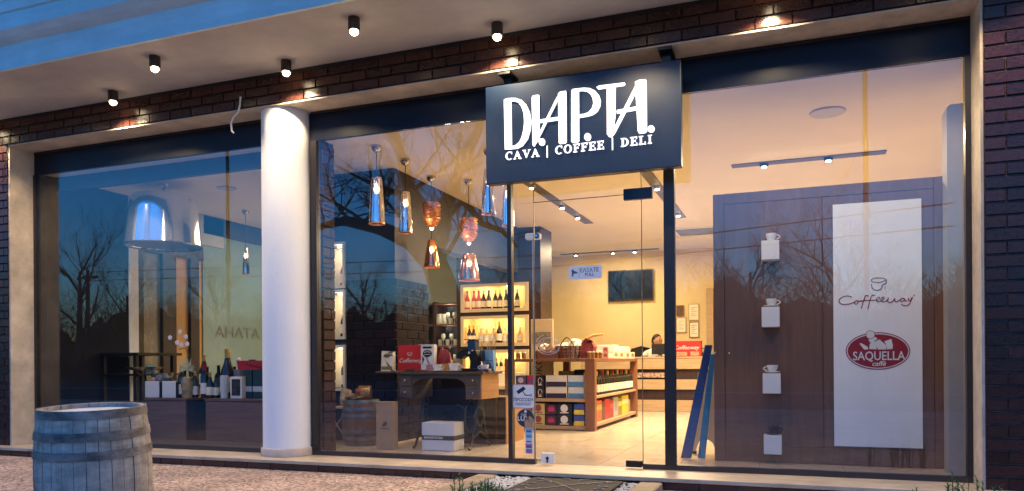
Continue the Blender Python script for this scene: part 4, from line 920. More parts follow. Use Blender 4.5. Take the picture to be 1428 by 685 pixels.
for v in q.v:
    f_, s_, z = v
    k_ = 1.05 if (z > .30 - .0 + max(0, f_)*.55 or f_ < -.15 and z > -.55) else .80
    v.x, v.y, v.z = (hc + fd*f_*.100*k_ + fs_*s_*.079*k_ + Vector((0, 0, z*.122*k_+.004)))[:]
q.build('hair', HAIR, hd, smooth=True)
M().add([], []).sphere(hc+fd*.045+Vector((0, 0, -.092)), .036, 10, (1, .9, .7)).build('beard', mat('stubble', (.10, .055, .035), .7, var=.2), hd, smooth=True)
for sx, (hx, hy, hz) in ((-1, V[7]), (1, V[10])):
    vv = [(hx, hy, hz), (hx+sx*-.005, hy-.05, hz-.002), (hx, hy-.09, hz-.002)]; ee = [(0, 1), (1, 2)]; rr = [.024, (.034, .016), (.034, .014)]
    for j, (dx, L) in enumerate(((-.026, .062), (-.009, .075), (.009, .070), (.025, .055))):
        n0 = len(vv); vv += [(hx+dx, hy-.10, hz), (hx+dx*1.15, hy-.10-L*.5, hz+.003), (hx+dx*1.2, hy-.10-L, hz-.012)]; ee += [(2, n0), (n0, n0+1), (n0+1, n0+2)]; rr += [.009, .0085, .007]
    n0 = len(vv); vv += [(hx-sx*.035, hy-.055, hz-.003), (hx-sx*.055, hy-.085, hz-.008)]; ee += [(1, n0), (n0, n0+1)]; rr += [.010, .008]
    skin_body('hand', vv, ee, rr, SKIN, pr, 0, 1)

# ================================================================== wooden panel with cups and poster
YP = .93
pnl = thing('display_screen', 'tall walnut display panel behind the right window', 'display panel', (.22, YP+.1, 0))
M().box(-.62, 1.06, YP+.012, YP+.2, .002, 2.185).build('core', WALNUT, pnl)
for a, b_, c, d in ((-.62, -.535, .002, 2.185), (.985, 1.06, .002, 2.185)): M().box(a, b_, YP, YP+.0115, c, d).build('stile', WALNUT, pnl, bevel=.002)
M().box(-.533, .983, YP+.001, YP+.0115, 2.10, 2.185).build('rail', WALNUT, pnl, bevel=.002); M().box(-.533, .983, YP+.001, YP+.0115, .002, .13).build('rail', WALNUT, pnl, bevel=.002)
M().box(-.531, .208, YP+.004, YP+.0115, .132, 2.098).build('panel_board', WALNUT, pnl, bevel=.002); M().box(.213, .981, YP+.004, YP+.0115, .132, 2.098).build('panel_board', WALNUT, pnl, bevel=.002)
M().sphere((-.61, YP-.012, .885), .012, 10).build('knob', STEEL, pnl, smooth=True); M().sphere((-.50, YP-.003, .88), .008, 8).build('stud', STEEL, pnl, smooth=True)
# poster
po = thing('poster', 'tall white poster with red coffee lettering and a red oval logo', 'poster', (.59, YP-.004, .15))
M().box(.287, .900, YP-.006, YP-.0008, .15, 2.03).build('sheet', mat('poster white', (.84, .85, .84), .5, var=.02), po)
def P3(zx, zy):
    q_ = at(1140+zx*160/685, 370+zy*160/685, 'y', YP-.008); return (q_.x, q_.z)
def script(pts, r=.0035, close=False, name='script'):
    """pen stroke through the points, smoothed"""
    v = [Vector((*P3(*p_), 0)) for p_ in pts]; out = []
    for i in range(len(v)-1):
        p0, p1, p2, p3 = v[max(i-1, 0)], v[i], v[i+1], v[min(i+2, len(v)-1)]
        for t in (0, .25, .5, .75):
            out.append(.5*((2*p1)+(p2-p0)*t+(2*p0-5*p1+4*p2-p3)*t*t+(3*p1-3*p2+p3-p0)*t**3))
    out.append(v[-1]); return [(a.x, YP-.0075, a.y) for a in out]
q = M()
for pts in ([(205, 190), (175, 183), (140, 195), (128, 215), (145, 232), (185, 232), (215, 222), (235, 212), (242, 222), (230, 232), (220, 224), (232, 212), (262, 216), (285, 205)],
            [(305, 185), (292, 180), (280, 195), (262, 258)], [(345, 182), (330, 178), (318, 195), (300, 262)], [(255, 213), (300, 210), (345, 208)],
            [(345, 210), (360, 208), (372, 196), (362, 190), (350, 205), (360, 218), (380, 212), (398, 196), (390, 190), (378, 204), (388, 218), (410, 214), (425, 195), (418, 212), (430, 222), (450, 215), (462, 198), (462, 214), (478, 216), (492, 205)],
            [(520, 200), (505, 197), (495, 210), (505, 218), (520, 205), (522, 200), (524, 214), (535, 212)], [(545, 195), (542, 208), (552, 212), (566, 190), (560, 210), (545, 235), (522, 242), (500, 232)]):
    q.tube(script(pts), .0034, 5)
q.build('lettering', DRED, po)
q = M()
q.tube(script([(415, 92), (395, 78), (345, 76), (320, 88), (330, 100), (370, 103), (400, 92), (412, 102), (400, 112), (392, 112)]), .003, 5)
q.tube(script([(322, 112), (328, 138), (355, 150), (380, 140), (388, 118), (410, 108)]), .0038, 5); q.tube(script([(400, 132), (408, 130), (408, 138), (400, 136)]), .0014, 4)
q.tube(script([(572, 178), (580, 176), (580, 184), (572, 182)]), .0012, 4)
q.build('cup_mark', DRED, po)
def P3poly(pts): return [P3(*p_) for p_ in pts]
def oval(rx, ry, cx=361, cy=512, n=40): return [P3(cx+rx*math.cos(2*PI*i/n), cy+ry*math.sin(2*PI*i/n)) for i in range(n)]
M().prism(oval(193, 112), YP-.0085, YP-.006).build('logo_rim', DRED, po)
M().prism(oval(187, 106), YP-.0092, YP-.0086).build('logo_line', PAPER, po)
M().prism(oval(181, 100), YP-.0099, YP-.0093).build('logo_field', DRED, po)
LG = M()
LG.prism([P3(315+28*math.cos(a*PI/8), 415+26*math.sin(a*PI/8)) for a in range(16)], YP-.0125, YP-.0119)
q = M()
q.prism([P3(315+25*math.cos(a*PI/8), 415+23*math.sin(a*PI/8)) for a in range(16)], YP-.0140, YP-.0126)
for po_ in ([(250, 468), (262, 465), (300, 488), (302, 503), (278, 503)], [(302, 445), (345, 428), (358, 440), (318, 465)], [(308, 500), (312, 470), (338, 452), (352, 480), (352, 503)], [(342, 455), (370, 443), (410, 478), (412, 503), (360, 503)], [(398, 455), (440, 440), (450, 478), (448, 500), (416, 502), (410, 474)]):
    q.prism(P3poly(po_), YP-.0118, YP-.0100)
q.build('emblem', PAPER, po); LG.build('emblem_outline', DRED, po)
a_ = at(1225, 496, 'y', YP); text('SAQUELLA', .094, PAPER, po, (a_.x, YP-.0115, at(1225, 497, 'y', YP).z), ext=.001, bold=.0012, sx=.80)
text('caffè', .052, PAPER, po, (a_.x, YP-.0115, at(1225, 507.5, 'y', YP).z), ext=.001, bold=.001, shear=.25)
# cube shelves and cups
DARKC = mat('black porcelain', (.015, .015, .017), .15, var=0)
def cup(x, y, z, m, lb, side=1, saucer=True, s=1., grp='cups on the white cube shelves', sm=None):
    t = thing('coffee_cup', lb, 'cup', (x, y, z), grp)
    z1 = z
    if saucer:
        M().lathe([(.0, .002), (.03*s, .001), (.062*s, .012), (.060*s, .015), (.03*s, .006), (.0, .006)], (x, y, z), 24, cap=False).build('saucer', sm or m, t, smooth=True); z1 = z+.006
    M().lathe([(.0, 0), (.024*s, 0), (.030*s, .012*s), (.040*s, .035*s), (.043*s, .060*s), (.040*s, .060*s), (.036*s, .034*s), (.0, .012*s)], (x, y, z1), 24, cap=False).build('cup_body', m, t, smooth=True)
    M().tube([(x+side*(.038+.030*math.sin(PI*i/8))*s, y, z1+(.050-.035*i/8)*s) for i in range(9)], .0042*s, 6).build('handle', m, t, smooth=True)
    return t
for i, (px, y0, y1, z_) in enumerate(((1074, 335, 362, 0), (1074.5, 428, 456, 0), (1076, 521, 549, 0), (1077.5, 607, 634, 0))):
    a = at(px, y0, 'y', YP-.13); b_ = at(px, y1, 'y', YP-.13); nm = ['top', 'second from the top', 'third from the top', 'lowest'][i]
    tag(M().box(a.x-.067, a.x+.067, YP-.13, YP-.0005, b_.z, a.z).build('cube_shelf', WHITE, bevel=.003), f'white cube shelf on the wooden panel, {nm}', 'shelf', 'white cube shelves on the panel')
    if i < 3: cup(a.x+.005, YP-.07, a.z+.0005, PORC, f'white espresso cup on the {["top", "second", "third"][i]} cube shelf' + [' without saucer', ' on a saucer', ' with its handle to the left'][i], (1, 1, -1)[i], i > 0)
    else: cup(a.x+.005, YP-.07, a.z+.0005, DARKC, 'black cup with pale rim on the lowest cube shelf', 1, True)
# leaning boards
def lean(xb, yb, xt, yt, zt, wd, th, c, lb, nm):
    q = M(); b0 = Vector((xb, yb, .004)); t0 = Vector((xt, yt, zt)); d = t0-b0; s_ = Vector((wd/2, 0, 0)); n_ = Vector((0, th, 0))
    q.add([b0-s_, b0+s_, b0+s_+n_, b0-s_+n_, t0-s_*.75, t0+s_*.75, t0+s_*.75+n_, t0-s_*.75+n_], [(0,3,2,1),(4,5,6,7),(0,1,5,4),(1,2,6,5),(2,3,7,6),(3,0,4,7)])
    return tag(q.build(nm, mat(nm+' paint', c, .5, var=.08), bevel=.004), lb, 'board', 'boards leaning by the panel')
lean(-.86, .98, -.70, 1.30, .96, .085, .03, (.012, .05, .20), 'dark blue board leaning beside the wooden panel', 'dark_blue_board')
lean(-.735, 1.00, -.66, 1.25, .88, .06, .025, (.03, .20, .36), 'light blue board leaning between the dark one and the panel', 'light_blue_board')
sw = thing('pavement_sign', 'folded white pavement sign with arched feet behind the blue boards', 'sign', (-.72, 1.4, 0))
q = M(); q.prism([(-.86, .002), (-.84, .002), (-.80, .10), (-.74, .14), (-.68, .10), (-.64, .002), (-.56, .002), (-.60, .70), (-.80, .72)], 1.38, 1.41); q.build('board', mat('cream board', (.6, .5, .38), .6, var=.05), sw, bevel=.003)
M().box(-.86, -.82, 1.36, 1.43, 0.001, .02).box(-.62, -.56, 1.36, 1.43, .001, .02).build('feet', BLACK, sw)

# ================================================================== sewing machine table in the middle window
sw_ = thing('sewing_table', 'old treadle sewing machine table with two drawers each side', 'table', (-3.2, 1.2, 0))
TX0, TX1, TY0, TY1 = -3.62, -2.75, 1.05, 1.50
M().box(TX0-.02, TX1+.03, TY0-.02, TY1+.02, .712, .735).build('top', OLDW, sw_, bevel=.003)
M().box(TX0-.26, TX0-.025, TY0-.0, TY1, .722, .742).build('folding_leaf', OLDW, sw_, bevel=.003)
for nm, a, b_ in (('drawer_case', TX0, TX0+.14), ('drawer_case', TX1-.16, TX1)):
    dc = M().box(a, b_, TY0+.012, TY1, .475, .711).build(nm, OLDW if a < -3.2 else ORANGEW, sw_)  # right case carries the warm light of its side in the wood colour
    for z0, z1 in ((.485, .588), (.598, .705)):
        M().box(a+.006, b_-.006, TY0, TY0+.0115, z0, z1).build('drawer', OLDW, sw_, bevel=.003)
        M().sphere(((a+b_)/2, TY0-.01, (z0+z1)/2), .013, 8).build('knob', STEEL, sw_, smooth=True)
q = M(); q.prism([(TX0+.141, .711), (TX0+.141, .60), (TX0+.17, .64), (TX0+.22, .665), (-3.19, .672), (TX1-.24, .665), (TX1-.19, .64), (TX1-.161, .60), (TX1-.161, .711)], TY0+.01, TY0+.025); q.build('apron', OLDW, sw_)
IRON = mat('cast iron', (.02, .025, .022), .4, metal=.4, var=.2)
for x in (-3.42, -2.84):
    q = M()
    for dy in (-1, 1):
        yb = 1.22+dy*.21
        q.tube([(x, 1.22+dy*.05, .47), (x, 1.22+dy*.07, .36), (x, 1.22+dy*.10, .27), (x, 1.22+dy*.17, .10), (x, yb, .03), (x, yb+dy*.04, .012)], [.016, .014, .016, .014, .013, .016], 6)
        q.tube([(x, 1.22+dy*.17, .10), (x, 1.22, .16)], .010, 6).tube([(x, 1.22+dy*.02, .44), (x, 1.22+dy*.14, .30), (x, 1.22+dy*.02, .20)], .009, 6)
    q.tube([(x, 1.22+.09*math.cos(a*PI/6), .30+.09*math.sin(a*PI/6)) for a in range(13)], .008, 6)
    q.build('cast_leg', IRON, sw_, smooth=True)
q = M()
q.tube([(-3.42, 1.22, .15), (-2.84, 1.22, .15)], .010, 6)
q.tube([(-3.42, 1.36, .10), (-3.30, 1.36, .30), (-3.13, 1.36, .40), (-2.96, 1.36, .30), (-2.84, 1.36, .10)], .009, 6)
q.build('stretcher', IRON, sw_, smooth=True)
M().tube([(-2.93+.0, 1.22+.15*math.cos(a*PI/10), .30+.15*math.sin(a*PI/10)) for a in range(21)], .010, 6).tube([(-2.93, 1.08, .30), (-2.93, 1.36, .30)], .006, 5).tube([(-2.93, 1.22, .16), (-2.93, 1.22, .44)], .006, 5).build('wheel', IRON, sw_, smooth=True)
M().box(-3.30, -2.97, 1.12, 1.36, .07, .085).build('treadle', IRON, sw_)
bx = thing('plinth_box', 'dark plinth box with a pale side standing behind the sewing table', 'plinth', (-3.1, 1.8, 0))
M().box(-3.42, -2.72, 1.60, 2.12, .001, .47).build('body', WENGE, bx); M().box(-2.719, -2.71, 1.60, 2.12, .001, .47).build('side_panel', ORANGEW, bx)
tag(M().box(-3.60, -2.80, 1.54, 1.59, .001, .68).build('shade_panel', WENGE), 'dark screen panel standing behind the sewing table legs', 'panel')  # panel added to keep the knee hole under the table dark
TZ = .7355
def onT(px, y=1.2): return at(px, 505, 'y', y).x
# coffee things on the table
tb = thing('coffee_bag', 'cream coffee bag with gold foot at the left end of the sewing table', 'coffee bag', (-3.8, 1.2, .7425))
M().prism([(-3.865, .743), (-3.745, .743), (-3.745, .90), (-3.75, .93), (-3.855, .935), (-3.86, .90)], 1.14, 1.20).build('bag', CREAML, tb, bevel=.012)
M().box(-3.864, -3.746, 1.136, 1.1385, .76, .79).build('gold_band', FOILG, tb); M().prism([(-3.805+.035*math.cos(a*PI/8), .895+.018*math.sin(a*PI/8)) for a in range(16)], 1.1355, 1.1385).build('print', KRAFTD, tb)
rd = thing('red_coffee_box', 'large red coffee box with white cup sign on the sewing table', 'box', (-3.58, 1.4, TZ))
M().box(-3.80, -3.50, 1.36, 1.46, .7425, 1.005).build('carton', RED, rd, bevel=.004)
text('Coffeeway', .062, PAPER, rd, (-3.66, 1.358, .845), shear=.35)
M().tube([(-3.665+.025*math.cos(a), 1.357, .915+.02*math.sin(a)) for a in (0, -.6, -1.2, -1.8, -2.4, -3.1)], .0025, 4).tube([(-3.665+.03*math.cos(a*.63), 1.357, .92+.008*math.sin(a*.63)) for a in range(11)], .002, 4).build('cup_mark', PAPER, rd)
wb = thing('patterned_coffee_bag', 'white coffee bag with black printed picture beside the red box', 'coffee bag', (-3.42, 1.3, TZ))
M().prism([(-3.485, TZ+.001), (-3.355, TZ+.001), (-3.345, .98), (-3.35, 1.0), (-3.48, 1.0), (-3.49, .97)], 1.27, 1.33).build('bag', PAPER, wb, bevel=.012)
q = M(); q.prism([(-3.42+.05*math.cos(a*PI/8), .915+.035*math.sin(a*PI/8)) for a in range(16)], 1.2665, 1.2685); q.box(-3.47, -3.37, 1.2665, 1.2685, .965, .985); q.prism([(-3.475, .80), (-3.455, .86), (-3.475, .90)], 1.2665, 1.2685); q.build('print', BLACK, wb)
q = M(); q.tube([(-3.455, 1.2655, .925), (-3.42, 1.2655, .935), (-3.385, 1.2655, .925)], .004, 4).tube([(-3.45, 1.2655, .905), (-3.39, 1.2655, .905)], .004, 4); q.build('white_lines', PAPER, wb)
crumple('red_cloth_bag', -3.30, 1.42, TZ, .075, mat('dark red cloth', (.25, .01, .015), .5, var=.2), 'dark red crumpled bag behind the patterned coffee bag', 'bag', None, (1, .8, 1.6))
def smallbox(x0, x1, y0, y1, h, c, lb, nm='carton', cat='box', z=TZ+.001): return tag(M().box(x0, x1, y0, y1, z, z+h).build(nm, mat('card %.2f %.2f %.2f' % c, c, .5, var=.08), bevel=.004), lb, cat)
smallbox(-3.39, -3.28, 1.18, 1.24, .07, (.5, .22, .25), 'small pink box on the sewing table')
smallbox(-3.29, -3.17, 1.28, 1.36, .075, (.55, .25, .06), 'small orange box behind the left cup on the sewing table')
smallbox(-3.15, -3.06, 1.32, 1.40, .135, (.58, .32, .09), 'taller orange box behind the right cup on the sewing table')
smallbox(-3.58, -3.50, 1.10, 1.16, .03, (.10, .03, .03), 'small dark red packet lying in front of the red box', 'packet', 'packet')
smallbox(-3.48, -3.36, 1.09, 1.15, .018, (.20, .03, .04), 'flat dark packet lying between the red box and the left cup', 'packet', 'packet')
cup(-3.24, 1.12, TZ+.0005, PORC, 'white coffee cup on a saucer, the left of the two on the sewing table', 1, True, 1.05, 'cups on the sewing table')
cup(-3.06, 1.12, TZ+.0005, PORC, 'white coffee cup on a saucer beside the machine head', 1, True, 1.25, 'cups on the sewing table')
cup(-2.76, 1.16, TZ+.0005, PORC, 'white cup tipped near the right end of the sewing table', -1, True, 1.0, 'cups on the sewing table')
# the machine head on the table
mh = thing('sewing_machine', 'black antique sewing machine head with blue upper housing', 'sewing machine', (-2.95, 1.25, TZ))
M().box(-3.05, -2.85, 1.18, 1.34, TZ+.001, TZ+.03).build('bed', BLACKM, mh, bevel=.005)
q = M(); q.prism([(-2.93, TZ+.03), (-2.85, TZ+.03), (-2.855, TZ+.15), (-2.87, TZ+.20), (-2.94, TZ+.22), (-3.02, TZ+.205), (-3.075, TZ+.165), (-3.08, TZ+.13), (-3.03, TZ+.125), (-2.98, TZ+.15), (-2.94, TZ+.14), (-2.93, TZ+.10)], 1.21, 1.30); q.build('arm', BLACKM, mh, bevel=.01)
M().cyl((-2.835, 1.255, TZ+.15), .055, .022, 18, ax=(1, 0, 0)).build('hand_wheel', BLACKM, mh, smooth=True)
M().box(-2.955, -2.875, 1.20, 1.31, TZ+.20, TZ+.305).build('upper_housing', mat('blue enamel', (.02, .05, .12), .25, var=.1), mh, bevel=.008)
M().box(-2.985, -2.855, 1.19, 1.32, TZ+.3055, TZ+.312).build('tray', STEEL, mh)
M().tube([(-3.07, 1.255, TZ+.135), (-3.07, 1.255, TZ+.05)], .008, 6).sphere((-2.93, 1.195, TZ+.18), .018, 8).sphere((-2.90, 1.195, TZ+.20), .012, 8).build('needle_bar', STEEL, mh, smooth=True)
bb = thing('blue_coffee_bag', 'light blue coffee bag right of the black machine head', 'coffee bag', (-2.82, 1.3, TZ))
M().prism([(-2.835, TZ+.001), (-2.725, TZ+.001), (-2.725, TZ+.17), (-2.735, TZ+.20), (-2.825, TZ+.20), (-2.835, TZ+.17)], 1.30, 1.36).build('bag', mat('light blue foil', (.25, .48, .68), .35, var=.06), bb, bevel=.01)
M().box(-2.83, -2.73, 1.2965, 1.2985, TZ+.10, TZ+.105).box(-2.80, -2.75, 1.2965, 1.2985, TZ+.03, TZ+.08).build('print', mat('blue print', (.05, .10, .25), .5, var=0), bb)
smallbox(-2.80, -2.70, 1.10, 1.20, .022, (.08, .03, .06), 'dark packet lying in front of the light blue bag', 'packet', 'packet')

# boxes on the floor in the middle window
wx = thing('white_wine_carton', 'white carton with a dark lettered band on the floor by the treadle', 'carton', (-3.12, .98, 0))
M().box(-3.285, -2.95, .875, 1.10, .002, .262).build('carton', mat('white card', (.62, .65, .70), .6, var=.03), wx, bevel=.004)
M().box(-3.287, -2.948, .873, 1.102, .10, .142).build('band', mat('dark band', (.02, .022, .035), .5, var=0), wx)
text('MANSPOUZIA', .030, PAPER, wx, (-3.16, .8715, .121), ext=.0006, bold=.0004, sx=1.05)
kx = thing('kraft_bottle_box', 'tall kraft bottle box with a leaf print standing on the floor', 'carton', (-3.65, .87, 0))
M().box(-3.742, -3.555, .82, .91, .002, .455).build('carton', KRAFT, kx, bevel=.003)
M().prism([(-3.665, .215), (-3.675, .235), (-3.655, .262), (-3.63, .27), (-3.622, .245), (-3.64, .22)], .8175, .8195).box(-3.70, -3.60, .8175, .8195, .196, .204).build('print', KRAFTD, kx)

def barrel(x, y, z, rt, rb, h, lb, st_m, hp_m, top_m, hoops, nst=28, name='wooden_barrel', rz=0., hw=.035):
    t = thing(name, lb, 'barrel', (x, y, z))
    R_ = lambda u: rt+(rb-rt)*(1-(2*u-1)**2)
    me0 = None; off = t.location.copy()
    for k in range(nst):
        wob = R.uniform(-.0025, .0025)
        a0, a1 = 2*PI*k/nst+.005, 2*PI*(k+1)/nst-.005; q = M(); nu = 10; vs = []
        for i in range(nu+1):
            u = i/nu; r = R_(u)+wob
            for a in (a0, (a0+a1)/2, a1): vs.append((x+r*math.cos(a), y+r*math.sin(a), z+u*h))
            for a in (a1, a0): vs.append((x+(r-.022)*math.cos(a), y+(r-.022)*math.sin(a), z+u*h))
        fs = []
        for i in range(nu):
            for j in range(5): fs.append((i*5+j, i*5+(j+1) % 5, (i+1)*5+(j+1) % 5, (i+1)*5+j))
        fs += [(4, 3, 2, 1, 0), tuple(nu*5+j for j in range(5))]
        q.add(vs, fs); q.build('stave', st_m, t, smooth=True)
    M().cyl((x, y, z+h-.035), rt-.018, .012, 48).build('head', top_m, t)
    for u0 in hoops:
        u1 = u0+hw/h; q = M(); n = 56; vs = []
        M_ = []
        q.lathe([(R_(u0)+.001, z+u0*h), (R_(u0)+.006, z+u0*h+.0005), (R_((u0+u1)/2)+.006, z+(u0+u1)/2*h), (R_(u1)+.006, z+u1*h-.0005), (R_(u1)+.001, z+u1*h)], (x, y, 0), n, cap=False)
        q.build('hoop', hp_m, t, smooth=True)
    return t

AGED = wood('aged barrel wood', (.12, .085, .06), (.33, .25, .18), .8, 'z', 2.)
AGED2 = wood('brown barrel wood', (.10, .05, .025), (.26, .13, .06), .7, 'z', 2.)
HOOPG = mat('galvanised hoop', (.20, .21, .22), .5, metal=.5, var=.25, scale=10)
barrel(-4.09, 1.13, 0, .165, .20, .46, 'small old wine barrel inside the middle window', AGED2, HOOPG, AGED2, (.0, .13, .27, .62, .76, .92), 18)
crumple('straw_bow', -4.10, 1.02, .462, .06, mat('straw', (.36, .24, .12), .7, var=.3, scale=20), 'rumpled straw bow lying on the small barrel', 'bow', None, (1.8, .9, .5))
gf = thing('gift_tin', 'round gold and red gift tin lying on the small barrel', 'tin', (-4.03, 1.05, .462))
M().cyl((-4.06, 1.03, .535), .065, .12, 20, ax=(.9, .35, 0)).build('tin', mat('old gold', (.45, .25, .10), .35, metal=.4, var=.3, scale=20), gf, smooth=True)
M().sphere((-4.035, .97, .545), .03, 10).build('rosette', mat('rust red', (.4, .08, .03), .5, var=.2), gf, smooth=True)
rk = thing('slatted_crate', 'pale slatted crate with crossed braces left of the small barrel', 'crate', (-4.37, 1.25, 0))
for x in (-4.50, -4.27): M().box(x-.01, x+.01, 1.12, 1.14, .02, .36).build('post', OAK, rk)
M().box(-4.51, -4.26, 1.12, 1.38, .361, .375).build('top', OAK, rk); M().tube([(-4.49, 1.13, .05), (-4.28, 1.13, .34)], .006, 4).tube([(-4.28, 1.13, .05), (-4.49, 1.13, .34)], .006, 4).build('brace', OAK, rk)
crumple('straw_doll', -4.33, 1.22, .376, .07, mat('straw pale', (.5, .38, .24), .8, var=.3, scale=20), 'lumpy straw figure sitting on the pale crate', 'figure', None, (1, .9, 1.5))

# ================================================================== left window: cabinets and what stands on them
def cabinet(x0, x1, lb):
    t = thing('low_cabinet', lb, 'cabinet', ((x0+x1)/2, .95, 0), 'low cabinets in the left window')
    M().box(x0, x1, .78, 1.2, .002, .44).build('body', WENGE, t)
    M().box(x0-.01, x1+.01, .755, 1.21, .441, .465).build('top', WENGEX, t, bevel=.002)
    M().box(x0+.004, x1-.004, .762, .779, .02, .436).build('door', WENGEX, t, bevel=.002)
    M().box(x0+.0, x1, .80, 1.18, .0, .002).build('foot', BLACK, t)
    return t
c1 = cabinet(-6.56, -6.0, 'low dark wood cabinet left of the gap in the left window'); c2 = cabinet(-5.74, -4.62, 'low dark wood cabinet close to the white column')
tag(M().box(-5.98, -5.76, 1.16, 1.2, .002, .45).build('gap_shade_panel', BLACK), 'black filler panel in the gap between the two low cabinets', 'panel')  # black sheet stands in for the shade in the gap
tag(M().box(-7.44, -4.45, .33, .75, .001, .03).build('window_ledge', mat('ledge stone', (.12, .10, .095), .5, var=.1)), 'dark stone ledge inside the left window', 'ledge')
tag(M().box(-5.985, -5.755, 1.0, 1.19, .453, .466).build('bridge_board', BLACK), 'narrow board bridging the gap between the low cabinets', 'board')
CT = .4665
def LX(px, y=.9): return at(px, 540, 'y', y).x
def gbox(px0, px1, py0, lb):
    x0, x1 = LX(px0, .82), LX(px1, .82); z1 = at(px0, py0, 'y', .82).z
    t = thing('gift_carton', lb, 'carton', ((x0+x1)/2, .9, CT), 'white gift cartons with dark sides')
    M().box(x0, x1, .82, .98, CT, z1).build('carton', PAPER, t, bevel=.003); M().box(x1+.0005, x1+.004, .82, .98, CT, z1).build('side', mat('navy card', (.015, .03, .06), .4, var=.1), t)
gbox(202, 222, 532, 'white gift carton, the left of two beside the dried palm vase'); gbox(226, 245, 532, 'white gift carton, the right of two beside the dried palm vase')
def hl(px, py): return at(px, py, 'y', .95)
# glass fish like ornament + silver parcel
q = M()
for i in range(9):
    a = i/8; q.sphere((LX(196)+.10*a, .98, .73+.05*math.sin(a*3)), .02+.035*math.sin(PI*min(1, a*.9+.05)), 8, (1, .5, .8))
tag(q.build('glass_fish', mat('teal glass', (.12, .38, .40), .08, var=.2, spec=.9), smooth=True), 'teal glass bow ornament above the white gift cartons', 'ornament')
tag(M().tube([(LX(208), .98, CT), (LX(208)-.01, .98, .60), (LX(207), .98, .72)], [.035, .022, .03], 10).build('ornament_stand', mat('dark teal glass', (.02, .08, .10), .1, var=.1), smooth=True), 'dark stem carrying the teal glass ornament', 'stand')
crumple('clear_parcel', LX(225, .93), .95, .62, .07, mat('grey cellophane', (.20, .20, .22), .2, var=.4, scale=14, spec=.8), 'grey cellophane parcel with a pink rose lying behind the gift cartons', 'parcel', None, (1.7, .8, .8))
tag(M().box(LX(205, 1.0), LX(245, 1.0), 1.0, 1.1, CT, .62).build('riser', BLACK, bevel=.003), 'black riser behind the white gift cartons', 'riser')
tag(M().sphere((LX(218), .86, .665), .022, 8).build('rose_head', mat('pink rose', (.55, .28, .22), .6, var=.1), smooth=True), 'pink rose head on the grey cellophane parcel', 'rose')
# vase with dried palm
vs_ = thing('palm_vase', 'clear amber vase holding a dried palm fan', 'vase', (LX(265), .86, CT)); vx = LX(265)
M().lathe([(.05, 0), (.055, .02), (.05, .06), (.062, .12), (.066, .17), (.055, .215), (.035, .225)], (vx, .86, CT), 18, cap=False).build('vase', mat('amber glass', (.35, .27, .14), .15, var=.3, scale=14, spec=.8), vs_, smooth=True)
fanz = CT+.30; PALM = mat('dried palm', (.55, .55, .33), .7, var=.15, scale=20)
M().tube([(vx, .86, CT+.1), (vx+.01, .86, fanz)], .012, 8).build('stalk', PALM, vs_, smooth=True)
for i in range(17):
    a = PI*(-.08+1.16*i/16); L = .125+.02*R.random(); d = Vector((math.cos(a), -.25*R.random(), math.sin(a))); n_ = Vector((-d.z, 0, d.x))*.009
    b0 = Vector((vx, .86, fanz)); mid = b0+d*L*.55
    M().add([b0, mid+n_, mid+Vector((0, -.006, 0)), mid-n_, b0+d*L], [(0, 1, 2), (0, 2, 3), (1, 4, 2), (2, 4, 3)]).build('leaf', PALM, vs_)
# orchid
oc = thing('white_orchid', 'white orchid spray arching over the dark bottles', 'flower', (LX(262, 1.0), 1.0, CT)); ox = LX(262, 1.0)
M().tube([(ox+.04, 1.0, CT), (ox+.05, 1.0, .75), (ox+.03, 1.0, .92), (ox-.03, 1.0, 1.0), (ox-.12, 1.0, .99)], .004, 6).build('stem', mat('stem green', (.05, .09, .03), .6, var=.1), oc)
for px, py in ((237, 471), (247, 478), (253, 481), (261, 480), (259, 470), (251, 463)):
    c = at(px, py, 'y', .98)
    q = M()
    for k in range(5):
        a = 2*PI*k/5+.3; q.sphere((c.x+.017*math.cos(a), c.y, c.z+.015*math.sin(a)), .014, 8, (1.1, .3, 1))
    q.build('blossom', mat('petal white', (.80, .74, .76), .5, var=.03), oc, smooth=True)
# bottles and cartons along the cabinets
bottle(pw_d, LX(253), .90, CT, 'dark wine bottle with a white label left of the palm vase', 'bottles in the left window', 1.1)
bottle(pw_d, LX(246), 1.02, CT, 'dark wine bottle behind the right gift carton', 'bottles in the left window', 1.0)
bottle(pc_d, LX(276), .99, CT+.1, 'tall dark bottle with brown neck right of the palm fan', 'bottles in the left window', 1.18)
o_ = bottle(pw_r, LX(283), .93, CT, 'dark bottle with red capsule right of the palm fan', 'bottles in the left window', 1.22)
o_ = bottle(pc_d, LX(311), .97, CT, 'very large dark magnum bottle in the left window', 'bottles in the left window', 1.72)
bottle(pw_d, LX(322), 1.05, CT+.02, 'slim dark bottle just right of the magnum', 'bottles in the left window', 1.18)
bottle(pw_d, LX(296), 1.0, CT, 'dark wine bottle between the red capped bottle and the magnum', 'bottles in the left window', 1.0)
for i, (px, y_, pt, sc_f, cn) in enumerate(((268, 1.04, pw_d, 1.05, 'plain dark'), (272, .93, pw_g, .95, 'gold topped'), (289, .97, pw_d, 1.1, 'plain dark'), (293, .90, pc_d, .9, 'squat gold topped'), (302, .93, pw_d, .85, 'short dark'), (240, .96, pw_g, .9, 'green'), (305, 1.08, pw_d, 1.15, 'tall dark'), (327, 1.10, pw_d, 1.1, 'dark'))):
    bottle(pt, LX(px, y_), y_, CT, f'{cn} bottle, {ORD[i]} of the crowded bottles around the palm vase', 'bottles in the left window', sc_f)
tag(M().box(-5.98, -5.50, 1.12, 1.20, .468, .62).build('black_crate', BLACK, bevel=.004), 'low black crate behind the palm vase on the cabinets', 'crate')
